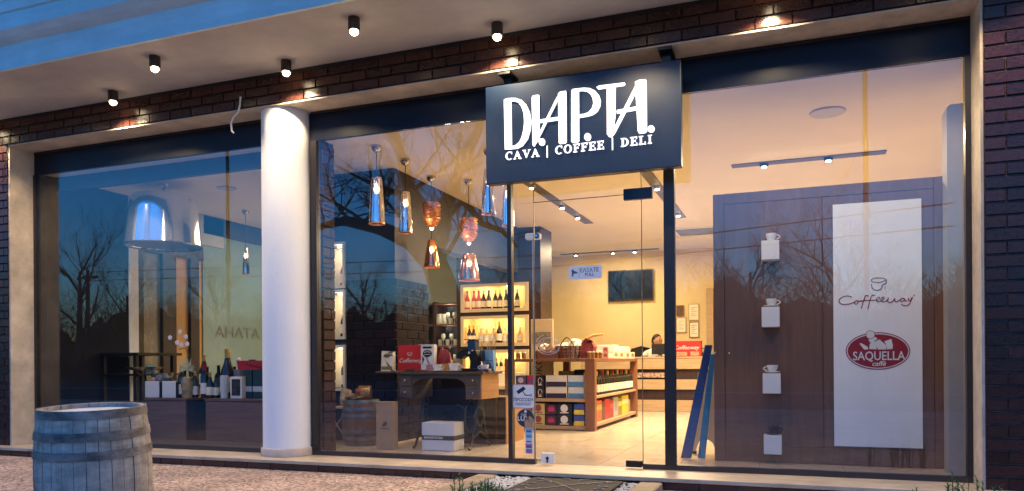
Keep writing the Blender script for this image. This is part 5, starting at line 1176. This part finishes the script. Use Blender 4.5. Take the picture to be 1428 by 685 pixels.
x_ = LX(311, .82); tag(M().cyl((x_, .84, CT), .037, .24, 20).build('gift_tube', mat('pale blue card', (.50, .58, .64), .5, var=.03), bevel=.002, smooth=True), 'pale blue cylindrical gift tube in front of the magnum', 'tube')
x0, x1 = LX(321, .84), LX(337, .84)
wt_ = thing('window_carton', 'white bottle carton with a dark picture window', 'carton', ((x0+x1)/2, .88, CT))
M().box(x0, x1, .84, .93, CT, CT+.225).build('carton', PAPER, wt_, bevel=.003); M().box(x0+.02, x1-.018, .8375, .8395, CT+.03, CT+.20).build('picture', mat('dark picture', (.05, .03, .025), .3, var=.6, scale=18), wt_)
tag(M().box(LX(318, 1.0), LX(337, 1.0), .98, 1.08, CT, CT+.30).build('grey_carton', mat('grey card', (.16, .17, .19), .5, var=.1), bevel=.003), 'grey carton standing behind the picture window carton', 'carton')
for i, (a, b_) in enumerate(((338, 351), (352.5, 367))):
    x0, x1 = LX(a, .9), LX(b_, .9); t = thing('green_bottle_carton', f'tall dark green bottle carton, the {["left", "right"][i]} one of the pair by the column', 'carton', ((x0+x1)/2, .95, CT), 'dark green bottle cartons')
    M().box(x0, x1, .90, 1.0, CT, CT+.30).build('carton', mat('bottle green card', (.012, .04, .045), .4, var=.1), t, bevel=.003); M().box(x0, x1, .8975, .8995, CT+.07, CT+.125).build('label', mat('pale label', (.42, .47, .5), .5, var=.05), t)
rt_ = thing('red_case', 'red case with black handle lying on the green cartons', 'case', (LX(352), .95, CT+.30))
x0, x1 = LX(335, .95), LX(372, .95); z0 = CT+.302
M().prism([(x0+.02, z0), (x1, z0), (x1, z0+.085), (x0, z0+.085)], .90, 1.02).build('body', mat('red leather', (.38, .01, .02), .4, var=.1), rt_, bevel=.005)
M().box((x0+x1)/2-.04, (x0+x1)/2+.04, .93, .95, z0+.086, z0+.10).build('handle', BLACK, rt_); M().sphere((x0+.0, .93, z0+.10), .024, 10).build('bobble', WHITE, rt_, smooth=True)

# ================================================================== stickers, camera at the door
STK = mat('sticker white', (.72, .72, .74), .4, var=0); STKB = mat('sticker black', (.02, .02, .03), .4, var=0)
YS = GY-.0045
def rrect(x0, x1, z0, z1, r, n=5):
    out = []
    for cx, cz, a0 in ((x1-r, z1-r, 0), (x0+r, z1-r, 90), (x0+r, z0+r, 180), (x1-r, z0+r, 270)):
        for i in range(n+1):
            a = math.radians(a0+90*i/n); out.append((cx+r*math.cos(a), cz+r*math.sin(a)))
    return out
a = at(714, 536, 'y', YS); b_ = at(746, 570, 'y', YS)
cs_ = thing('camera_warning_sticker', 'white square warning sticker with a black camera by the door', 'sticker', ((a.x+b_.x)/2, YS, b_.z), 'stickers by the door')
M().prism(rrect(a.x, b_.x, b_.z, a.z, .018), YS-.001, YS).build('backing', mat('sticker pink edge', (.45, .25, .24), .4, var=0), cs_)
M().prism(rrect(a.x+.006, b_.x-.006, b_.z+.006, a.z-.006, .014), YS-.0016, YS-.0011).build('face', STK, cs_)
def K(zx, zy): p_ = at(708+zx*44/685, 528+zy*44/685, 'y', YS); return (p_.x, p_.z)
q = M(); q.prism([K(190, 275), (K(345, 170)), K(395, 230), K(235, 340)], YS-.0022, YS-.0017); q.prism([K(320, 275), K(335, 268), K(390, 355), K(375, 368)], YS-.0022, YS-.0017); q.prism([K(370, 352), K(500, 352), K(500, 372), K(370, 372)], YS-.0022, YS-.0017); q.prism([K(505, 325), K(518, 325), K(518, 400), K(505, 400)], YS-.0022, YS-.0017)
for zy, w0, w1 in ((525, 160, 515), (550, 170, 510), (572, 200, 490)): q.prism([K(w0, zy), K(w1, zy), K(w1, zy+8), K(w0, zy+8)], YS-.0022, YS-.0017)
q.build('camera_symbol', STKB, cs_)
c_ = K(340, 462); text('ΠΡΟΣΟΧΗ', .036, STKB, cs_, (c_[0], YS-.0018, c_[1]), ext=.0003, bold=.0008, sx=.95)
c = at(733, 583, 'y', YS); ro = thing('round_sticker', 'round dark sticker with a torn tan patch under the camera warning', 'sticker', (c.x, YS, c.z-.08), 'stickers by the door')
def disc(r, cx=0, cz=0, n=28): return [(c.x+cx+r*math.cos(2*PI*i/n), c.z+cz+r*math.sin(2*PI*i/n)) for i in range(n)]
M().prism(disc(.076), YS-.0030, YS-.0023).build('rim', mat('sticker grey', (.35, .33, .36), .4, var=0), ro); M().prism(disc(.071), YS-.0036, YS-.0031).build('face', mat('sticker navy', (.03, .03, .05), .4, var=0), ro)
M().prism([(c.x-.005, c.z-.071), (c.x-.01, c.z-.02), (c.x+.01, c.z+.0), (c.x+.03, c.z+.02), (c.x+.05, c.z+.01), (c.x+.068, c.z-.015), (c.x+.05, c.z-.055), (c.x+.03, c.z-.068)], YS-.0042, YS-.0037).build('torn_patch', mat('torn tan', (.42, .28, .18), .7, var=.1), ro)
text('LUX', .055, STK, ro, (c.x-.018, YS-.0039, c.z-.005), ext=.0003, bold=.0008); text('Café', .026, STK, ro, (c.x-.015, YS-.0039, c.z+.028), ext=.0003)
M().prism([(c.x-.012, c.z+.045), (c.x+.014, c.z+.045), (c.x+.004, c.z+.066), (c.x-.004, c.z+.066)], YS-.0042, YS-.0037).build('emblem', STK, ro)
cd = thing('card_sticker_strip', 'vertical strip of small blue payment card stickers', 'sticker', (at(737, 632, 'y', YS).x, YS, at(737, 632, 'y', YS).z), 'stickers by the door')
a = at(732.5, 597, 'y', YS); b_ = at(743, 633, 'y', YS); M().box(a.x, b_.x, YS-.001, YS, b_.z, a.z).build('backing', mat('card sheet', (.5, .55, .6), .5, var=0), cd)
hh = (a.z-b_.z)/5
for i, (c1_, c2_) in enumerate((((.10, .30, .60), (.03, .08, .3)), ((.15, .40, .65), (.04, .15, .4)), ((.35, .55, .75), (.03, .10, .25)), ((.35, .10, .25), (.05, .06, .35)), ((.05, .15, .45), (.5, .08, .12)))):
    z1 = a.z-hh*i-.004; z0 = z1-hh+.008; q = M().box(a.x+.006, b_.x-.006, YS-.0016, YS-.0011, z0, z1).build('card_mark', mat('card %d' % i, c1_, .4, var=0), cd); M().box(a.x+.012, b_.x-.012, YS-.0022, YS-.0017, z0+.006, z0+.016).build('card_stripe', mat('cards %d' % i, c2_, .4, var=0), q)
a = at(793, 372, 'y', YS); b_ = at(839.5, 388, 'y', YS)
ps = thing('pull_sticker', 'pale blue pull sticker with a hand symbol on the glass door', 'sticker', ((a.x+b_.x)/2, YS, b_.z), 'stickers by the door')
M().prism(rrect(a.x, b_.x, b_.z, a.z, .02), YS-.001, YS).build('face', mat('sticker blue white', (.55, .62, .75), .4, var=0), ps)
c_ = at(822, 377, 'y', YS); text('ΕΛΞΑΤΕ', .044, mat('sticker ink', (.05, .08, .15), .5, var=0), ps, (c_.x, YS-.0013, c_.z), ext=.0003, bold=.0006, sx=.9)
c_ = at(822, 383, 'y', YS); text('PULL', .034, MATS['sticker ink'], ps, (c_.x, YS-.0013, c_.z), ext=.0003, bold=.0004)
def K2(zx, zy): p_ = at(785+zx*65/1349, 362+zy*33/685, 'y', YS); return (p_.x, p_.z)
M().prism([K2(270, 285), K2(300, 285), K2(320, 330), K2(420, 365), K2(420, 405), K2(330, 410), K2(300, 440), K2(300, 490), K2(250, 490), K2(262, 400), K2(245, 340)], YS-.0016, YS-.0011).box(K2(466, 0)[0], K2(472, 0)[0], YS-.0016, YS-.0011, b_.z+.01, a.z-.01).build('hand_symbol', MATS['sticker ink'], ps)
# swirl transfer on the door glass
q = M(); c = at(765, 481, 'y', GY-.006)
for r, a0, a1, dx, dz in ((.075, .3, 5.6, 0, 0), (.055, -1, 3.4, .01, .01), (.095, 3.3, 5.7, .0, .0), (.085, -1.2, .9, .0, 0), (.045, 2.4, 6.6, -.02, .0), (.11, 2.0, 2.9, .01, .0)):
    q.tube([(c.x+dx+r*math.cos(a0+(a1-a0)*i/16)*1.1, GY-.0065, c.z+dz+r*math.sin(a0+(a1-a0)*i/16)*.8) for i in range(17)], .0022, 4)
tag(q.build('swirl_sticker', mat('swirl silver', (.6, .55, .5), .4, var=0)), 'thin pale swirl sticker on the door glass above the island', 'sticker', 'stickers by the door')
# small security camera by the door
sc_ = thing('security_camera', 'small white security camera beside the door post', 'camera', (-1.97, .62, 1.74)); a = at(735, 330, 'y', .50)
M().box(a.x-.02, a.x+.11, .50, .56, a.z-.025, a.z+.028).build('body', WHITE, sc_, bevel=.01)
M().cyl((a.x+.085, .499, a.z), .024, .012, 18, ax=(0, -1, 0)).build('lens_ring', BLACK, sc_, smooth=True); M().cyl((a.x+.085, .486, a.z), .011, .003, 14, ax=(0, -1, 0)).build('lens', STEEL, sc_)
M().tube([(a.x+.04, .53, a.z-.02), (a.x+.045, .53, .90), (a.x+.045, .53, .003)], .007, 8).cyl((a.x+.045, .53, .003), .08, .012, 20).build('stand', mat('pale stand', (.45, .42, .38), .4, var=0), sc_, smooth=True)

# ================================================================== the barrel on the pavement
BARW = wood('weathered oak', (.33, .29, .24), (.66, .59, .50), .8, 'z', 1.6)
stain(BARW, (2.2, 2.2, 5.), .5, 1.2)
BHOOP = mat('weathered hoop', (.26, .225, .20), .6, metal=.15, var=.3, scale=9, bump=.3, bscale=25)
stain(BHOOP, (3, 3, 8.), .55, 1.3); stain(SILL, (1, 3, 1), .7, 1.08); stain(FASC, (.5, 1, 3), .85, 1.05); stain(PLASTER, (.6, 1, 1), .85, 1.06); stain(STONE, (1, 1, 1), .75, 1.08)
HEADW = mat('pale barrel head', (.75, .73, .70), .7, var=.15, scale=5)
bc = at(129, 640, 'y', 0)
d_ = (CR*(134-CX)/FPX + FW); zz_ = 3.9; bp_ = CAM + d_*zz_
barrel(bp_.x, bp_.y, GZ, .243, .268, .69, 'weathered grey wine barrel standing on the pavement', BARW, BHOOP, HEADW, (.005, .16, .30, .655, .79, .945), 30, hw=.042).rotation_euler = Matrix.Rotation(math.radians(3), 3, RT).to_euler()

# ================================================================== low shrubs at the front
LEAF = mat('shrub leaf', (.09, .26, .08), .55, var=.3, scale=30, rnd=.2); TWIG = mat('shrub twig', (.07, .05, .03), .8, var=.2)
def shrub(x, y, h, wd, n, lb, grp='low shrubs by the entrance'):
    t = thing('low_shrub', lb, 'shrub', (x, y, GZ), grp); q = M(); s_ = M(); rr = random.Random(int(abs(x)*100))
    for i in range(n):
        a = rr.uniform(0, 2*PI); r = wd*math.sqrt(rr.random()); hx = h*(1-.35*(r/wd)**2)*rr.uniform(.72, 1.0)
        bx, by = x+r*math.cos(a)*.5, y+r*math.sin(a)*.5; tx, ty = x+r*math.cos(a), y+r*math.sin(a)
        s_.tube([(bx, by, GZ-.01), ((bx+tx)/2, (by+ty)/2, GZ+hx*.5), (tx, ty, GZ+hx)], [.004, .003, .0015], 3)
        m_ = int(26*h/.3)
        for k in range(m_):
            u = .25+.75*k/m_; p0 = Vector((bx+(tx-bx)*u, by+(ty-by)*u, GZ+hx*u)); an = rr.uniform(0, 6.28); el = rr.uniform(.2, 1.1); L = rr.uniform(.018, .032)
            d = Vector((math.cos(an)*math.cos(el), math.sin(an)*math.cos(el), math.sin(el))); n_ = d.cross(Vector((0, 0, 1))).normalized()*L*.16
            q.add([p0, p0+d*L*.5+n_, p0+d*L, p0+d*L*.5-n_], [(0, 1, 2, 3)])
    s_.build('stems', TWIG, t); q.build('foliage', LEAF, t, fix=False)
shrub(-1.70, -1.35, .225, .16, 110, 'low green shrub at the bottom edge in front of the doormat'); shrub(-1.93, -1.25, .24, .05, 8, 'thin green shrub left of the fuller shrub in front of the doormat')
for px, ty, lb in ((1276, 674, 'short green shoot below the right window, first from the left'), (1330, 640, 'tallest green shoot at the foot of the right window'), (1344, 660, 'green shoot beside the tallest one at the right window'), (1367, 664, 'green shoot in front of the right end of the stone surround'), (1396, 668, 'green shoot in front of the right brick pier')):
    p_ = at(px, ty, 'y', -1.0); shrub(p_.x, -1.0, p_.z-GZ+.02, .04, 8, lb)

# ================================================================== across the street: what the glass mirrors
GR = mat('far grass', (.05, .06, .03), .9, var=.3, scale=.5)
tag(M().add([(-150, -150, GZ+.003), (150, -150, GZ+.003), (150, -17.2, GZ+.003), (-150, -17.2, GZ+.003)], [(0, 1, 2, 3)]).build('verge', GR), kind='structure')
BARK = mat('tree bark', (.045, .035, .03), .9, var=.3, scale=5, bump=.6, bscale=20)
def branch(q, p0, d, L, r, lv, rr, up=.12):
    n = 4; pts = [Vector(p0)]; rs = [r]; d = Vector(d).normalized()
    for i in range(n):
        d = (d+Vector((rr.uniform(-.28, .28), rr.uniform(-.28, .28), rr.uniform(-.15, .25)+up*.5))).normalized()
        pts.append(pts[-1]+d*L/n); rs.append(max(.004, r*(1-.62*(i+1)/n)))
    q.tube(pts, rs, 5 if lv > 1 else 3)
    if lv <= 0: return
    for k in range(5 if lv > 1 else 6):
        i = rr.randint(1, n); a = rr.uniform(0, 2*PI); o_ = d.orthogonal().normalized(); o2 = d.cross(o_)
        nd = (d*rr.uniform(.5, 1.)+(o_*math.cos(a)+o2*math.sin(a))*rr.uniform(.5, 1.)).normalized()
        branch(q, pts[i], nd, L*rr.uniform(.5, .72), rs[i]*.52, lv-1, rr, up)
def bare_tree(x, y, limbs, seed, lb, trunk=None, grp='bare trees across the street'):
    t = thing('bare_tree', lb, 'tree', (x, y, GZ), grp); rr = random.Random(seed); tq = M()
    for pts, rs in (trunk or []): tq.tube(pts, rs, 10)
    tq.build('trunk', BARK, t, smooth=True); q = M()
    for p0, d, L, r, lv in limbs: branch(q, p0, d, L, r, lv, rr)
    q.build('crown', BARK, t, fix=False)
    return t
def MV(px, py, y): 
    """point standing at -y in front whose mirror image in the glass lies under that spot"""
    p_ = at(px, py, 'y', .54+y); return Vector((p_.x, -y, p_.z))
YT = 10.
tr1 = [([MV(640, 540, YT), MV(634, 470, YT), MV(618, 400, YT), MV(598, 345, YT), MV(585, 300, YT+.2)], [.42, .36, .33, .28, .22]),
       ([MV(606, 372, YT), MV(570, 336, YT), MV(530, 318, YT), MV(480, 308, YT+.3), MV(440, 318, YT+.4)], [.24, .20, .17, .12, .07]),
       ([MV(590, 310, YT+.2), MV(570, 262, YT), MV(560, 215, YT), MV(540, 160, YT), MV(530, 90, YT)], [.20, .16, .12, .09, .05]),
       ([MV(598, 340, YT), MV(622, 290, YT-.2), MV(640, 240, YT), MV(668, 180, YT), MV(690, 110, YT)], [.22, .17, .13, .09, .05]),
       ([MV(634, 262, YT), MV(672, 312, YT+.3), MV(700, 322, YT), MV(722, 345, YT)], [.09, .075, .06, .035])]
lim = []
for pts, rs in tr1[1:]:
    for i in range(1, len(pts)):
        for k in range(3):
            f = R.random(); p0 = pts[i-1].lerp(pts[i], f); a = R.uniform(0, 6.28)
            lim.append((p0, Vector((math.cos(a), .4*math.sin(a)+.1, R.uniform(-.1, 1.1))), R.uniform(1.3, 2.4), rs[i]*.38, 2))
bare_tree(-8.5, -YT, lim, 5, 'large bare tree across the road, mirrored in the middle window', tr1)
def simple_tree(px, y, h, r, seed, lb, lean_=0.):
    b0 = MV(px, 500, y); b0.z = GZ; x = b0.x; t0 = h*.3
    lm = [((x+lean_*R.random(), -y, GZ+t0+h*.08*k), (math.cos(k*2.1), math.sin(k*2.1)*.6, .9), h*.38, r*.34, 3) for k in range(6)]
    bare_tree(x, -y, lm, seed, lb, [([(x, -y, GZ-.1), (x+.05, -y, GZ+t0), (x+.12, -y, GZ+h*.75)], [r, r*.8, r*.3])])
simple_tree(1165, 20., 5.2, .16, 11, 'small bare tree across the road, mirrored in the wooden panel')
simple_tree(110, 24., 8., .22, 12, 'bare tree far along the road, mirrored in the left window')
simple_tree(300, 26., 6., .18, 13, 'bare tree behind the verge, mirrored left of the column')
simple_tree(870, 24., 4.8, .15, 14, 'small bare tree beyond the road, mirrored in the door glass')
src_t = [o for o in C.objects if o.name.startswith('bare_tree') and o.parent is None][1:]
for i, (px, y, k_) in enumerate(((60, 31, 1.1), (180, 33, .95), (245, 30, .8), (360, 34, 1.0), (430, 31, 1.05), (505, 33, .85), (690, 33, 1.0), (780, 31, .9), (960, 33, .95), (1050, 31, .85), (1240, 30, .8), (1330, 32, 1.0))):
    b0 = MV(px, 500, y); sk = src_t[i % len(src_t)]
    t = dup(sk, (b0.x, b0.y, GZ), f'{ORD[i]} bare tree of the row beyond the road, counted from the left end', R.uniform(0, 6)); t.scale = (k_, k_, k_)
# street lamps and a utility pole with wires
for px, y, h, lb in ((1209, 12.5, 8.5, 'slim steel street lamp post mirrored in the right window'), (319, 12.5, 8.5, 'slim steel street lamp post mirrored in the left window')):
    b0 = MV(px, 500, y); t = thing('street_lamp', lb, 'street lamp', (b0.x, b0.y, GZ), 'street lamp posts across the road')
    M().lathe([(.11, 0), (.10, .5), (.065, .55), (.05, h)], (b0.x, b0.y, GZ), 12, cap=False).build('post', BLACKM, t, smooth=True)
    M().lathe([(.085, 4.05), (.085, 4.25)], (b0.x, b0.y, GZ), 12).build('collar', BLACKM, t)
    M().tube([(b0.x, b0.y, GZ+h), (b0.x, b0.y-.5, GZ+h+.25), (b0.x, b0.y-1.1, GZ+h+.3)], .03, 6).box(b0.x-.1, b0.x+.1, b0.y-1.6, b0.y-1.05, GZ+h+.24, GZ+h+.34).build('lamp_head', BLACKM, t)
b0 = MV(123, 500, 30.); up_ = thing('utility_pole', 'wooden utility pole mirrored at the left of the left window', 'pole', (b0.x, b0.y, GZ))
topz = MV(123, 376, 30.).z
M().lathe([(.16, GZ), (.11, topz)], (b0.x, b0.y, 0), 10).build('mast', BARK, up_, smooth=True); M().box(b0.x-.9, b0.x+.9, b0.y-.06, b0.y+.06, topz-.6, topz-.45).build('crossarm', BARK, up_)
for i, (o1, o2, o3) in enumerate(((380, 357, 283), (386, 366, 300))):
    pA, pB, pC = MV(126, o1, 30.), MV(740, o2, 22.), MV(1330, o3, 14.)
    pts = [pA.lerp(pB, k/12) for k in range(12)]+[pB.lerp(pC, k/12) for k in range(13)]
    if i: pts = [p_-Vector((0, 0, .25)) for p_ in pts]
    tag(M().tube(pts, .022, 4).build('overhead_wire', BLACK), f'{["upper", "lower"][i]} overhead wire along the road, mirrored across the windows', 'wire', 'overhead wires')
# dark belt of bushes and far hill
HEDG = mat('far bushes', (.025, .03, .018), .9, var=.4, scale=.6)
q = M()
def HH(x): return 4.9+2.2*noise.noise(Vector((x*.10, 0, 2)))+1.5*noise.noise(Vector((x*.45, 3, 0)))+.6*noise.noise(Vector((x*1.7, 5, 0)))
for i in range(30000):
    x = R.uniform(-75, 60); y = -R.uniform(33, 40); L = R.uniform(.25, .9)
    z = GZ+HH(x)*R.uniform(.5, .97); a = R.uniform(-1.1, 1.1); d = Vector((math.sin(a), R.uniform(-.3, .3), math.cos(a)))*L; wv = Vector((math.cos(a), 0, -math.sin(a)))*R.uniform(.012, .03)
    p0 = Vector((x, y, z)); q.add([p0-wv, p0+wv, p0+d], [(0, 1, 2)])
for i in range(360):
    x0, x1 = -80+i*.4, -79.6+i*.4; z0, z1 = GZ+HH(x0)-.75, GZ+HH(x1)-.75
    q.add([(x0, -36, GZ), (x1, -36, GZ), (x1, -37, z1), (x0, -37, z0), (x1, -39, GZ), (x0, -39, GZ)], [(0, 1, 2, 3), (3, 2, 4, 5)])
tag(q.build('far_bushes', HEDG, fix=False), 'dark belt of bushes beyond the road', None, None, 'stuff')
q = M(); n = 60
for i in range(n):
    x0, x1 = -220+i*7.5, -220+(i+1)*7.5; f = lambda x: 5+5*noise.noise(Vector((x*.012, 1, 0)))+1.2*noise.noise(Vector((x*.07, 4, 0)))
    q.add([(x0, -140, GZ), (x1, -140, GZ), (x1, -145, f(x1)), (x0, -145, f(x0)), (x1, -149, GZ), (x0, -149, GZ)], [(0, 1, 2, 3), (3, 2, 4, 5)])
tag(q.build('hill', mat('hill scrub', (.03, .035, .03), 1., var=.2, scale=.05)), kind='structure')
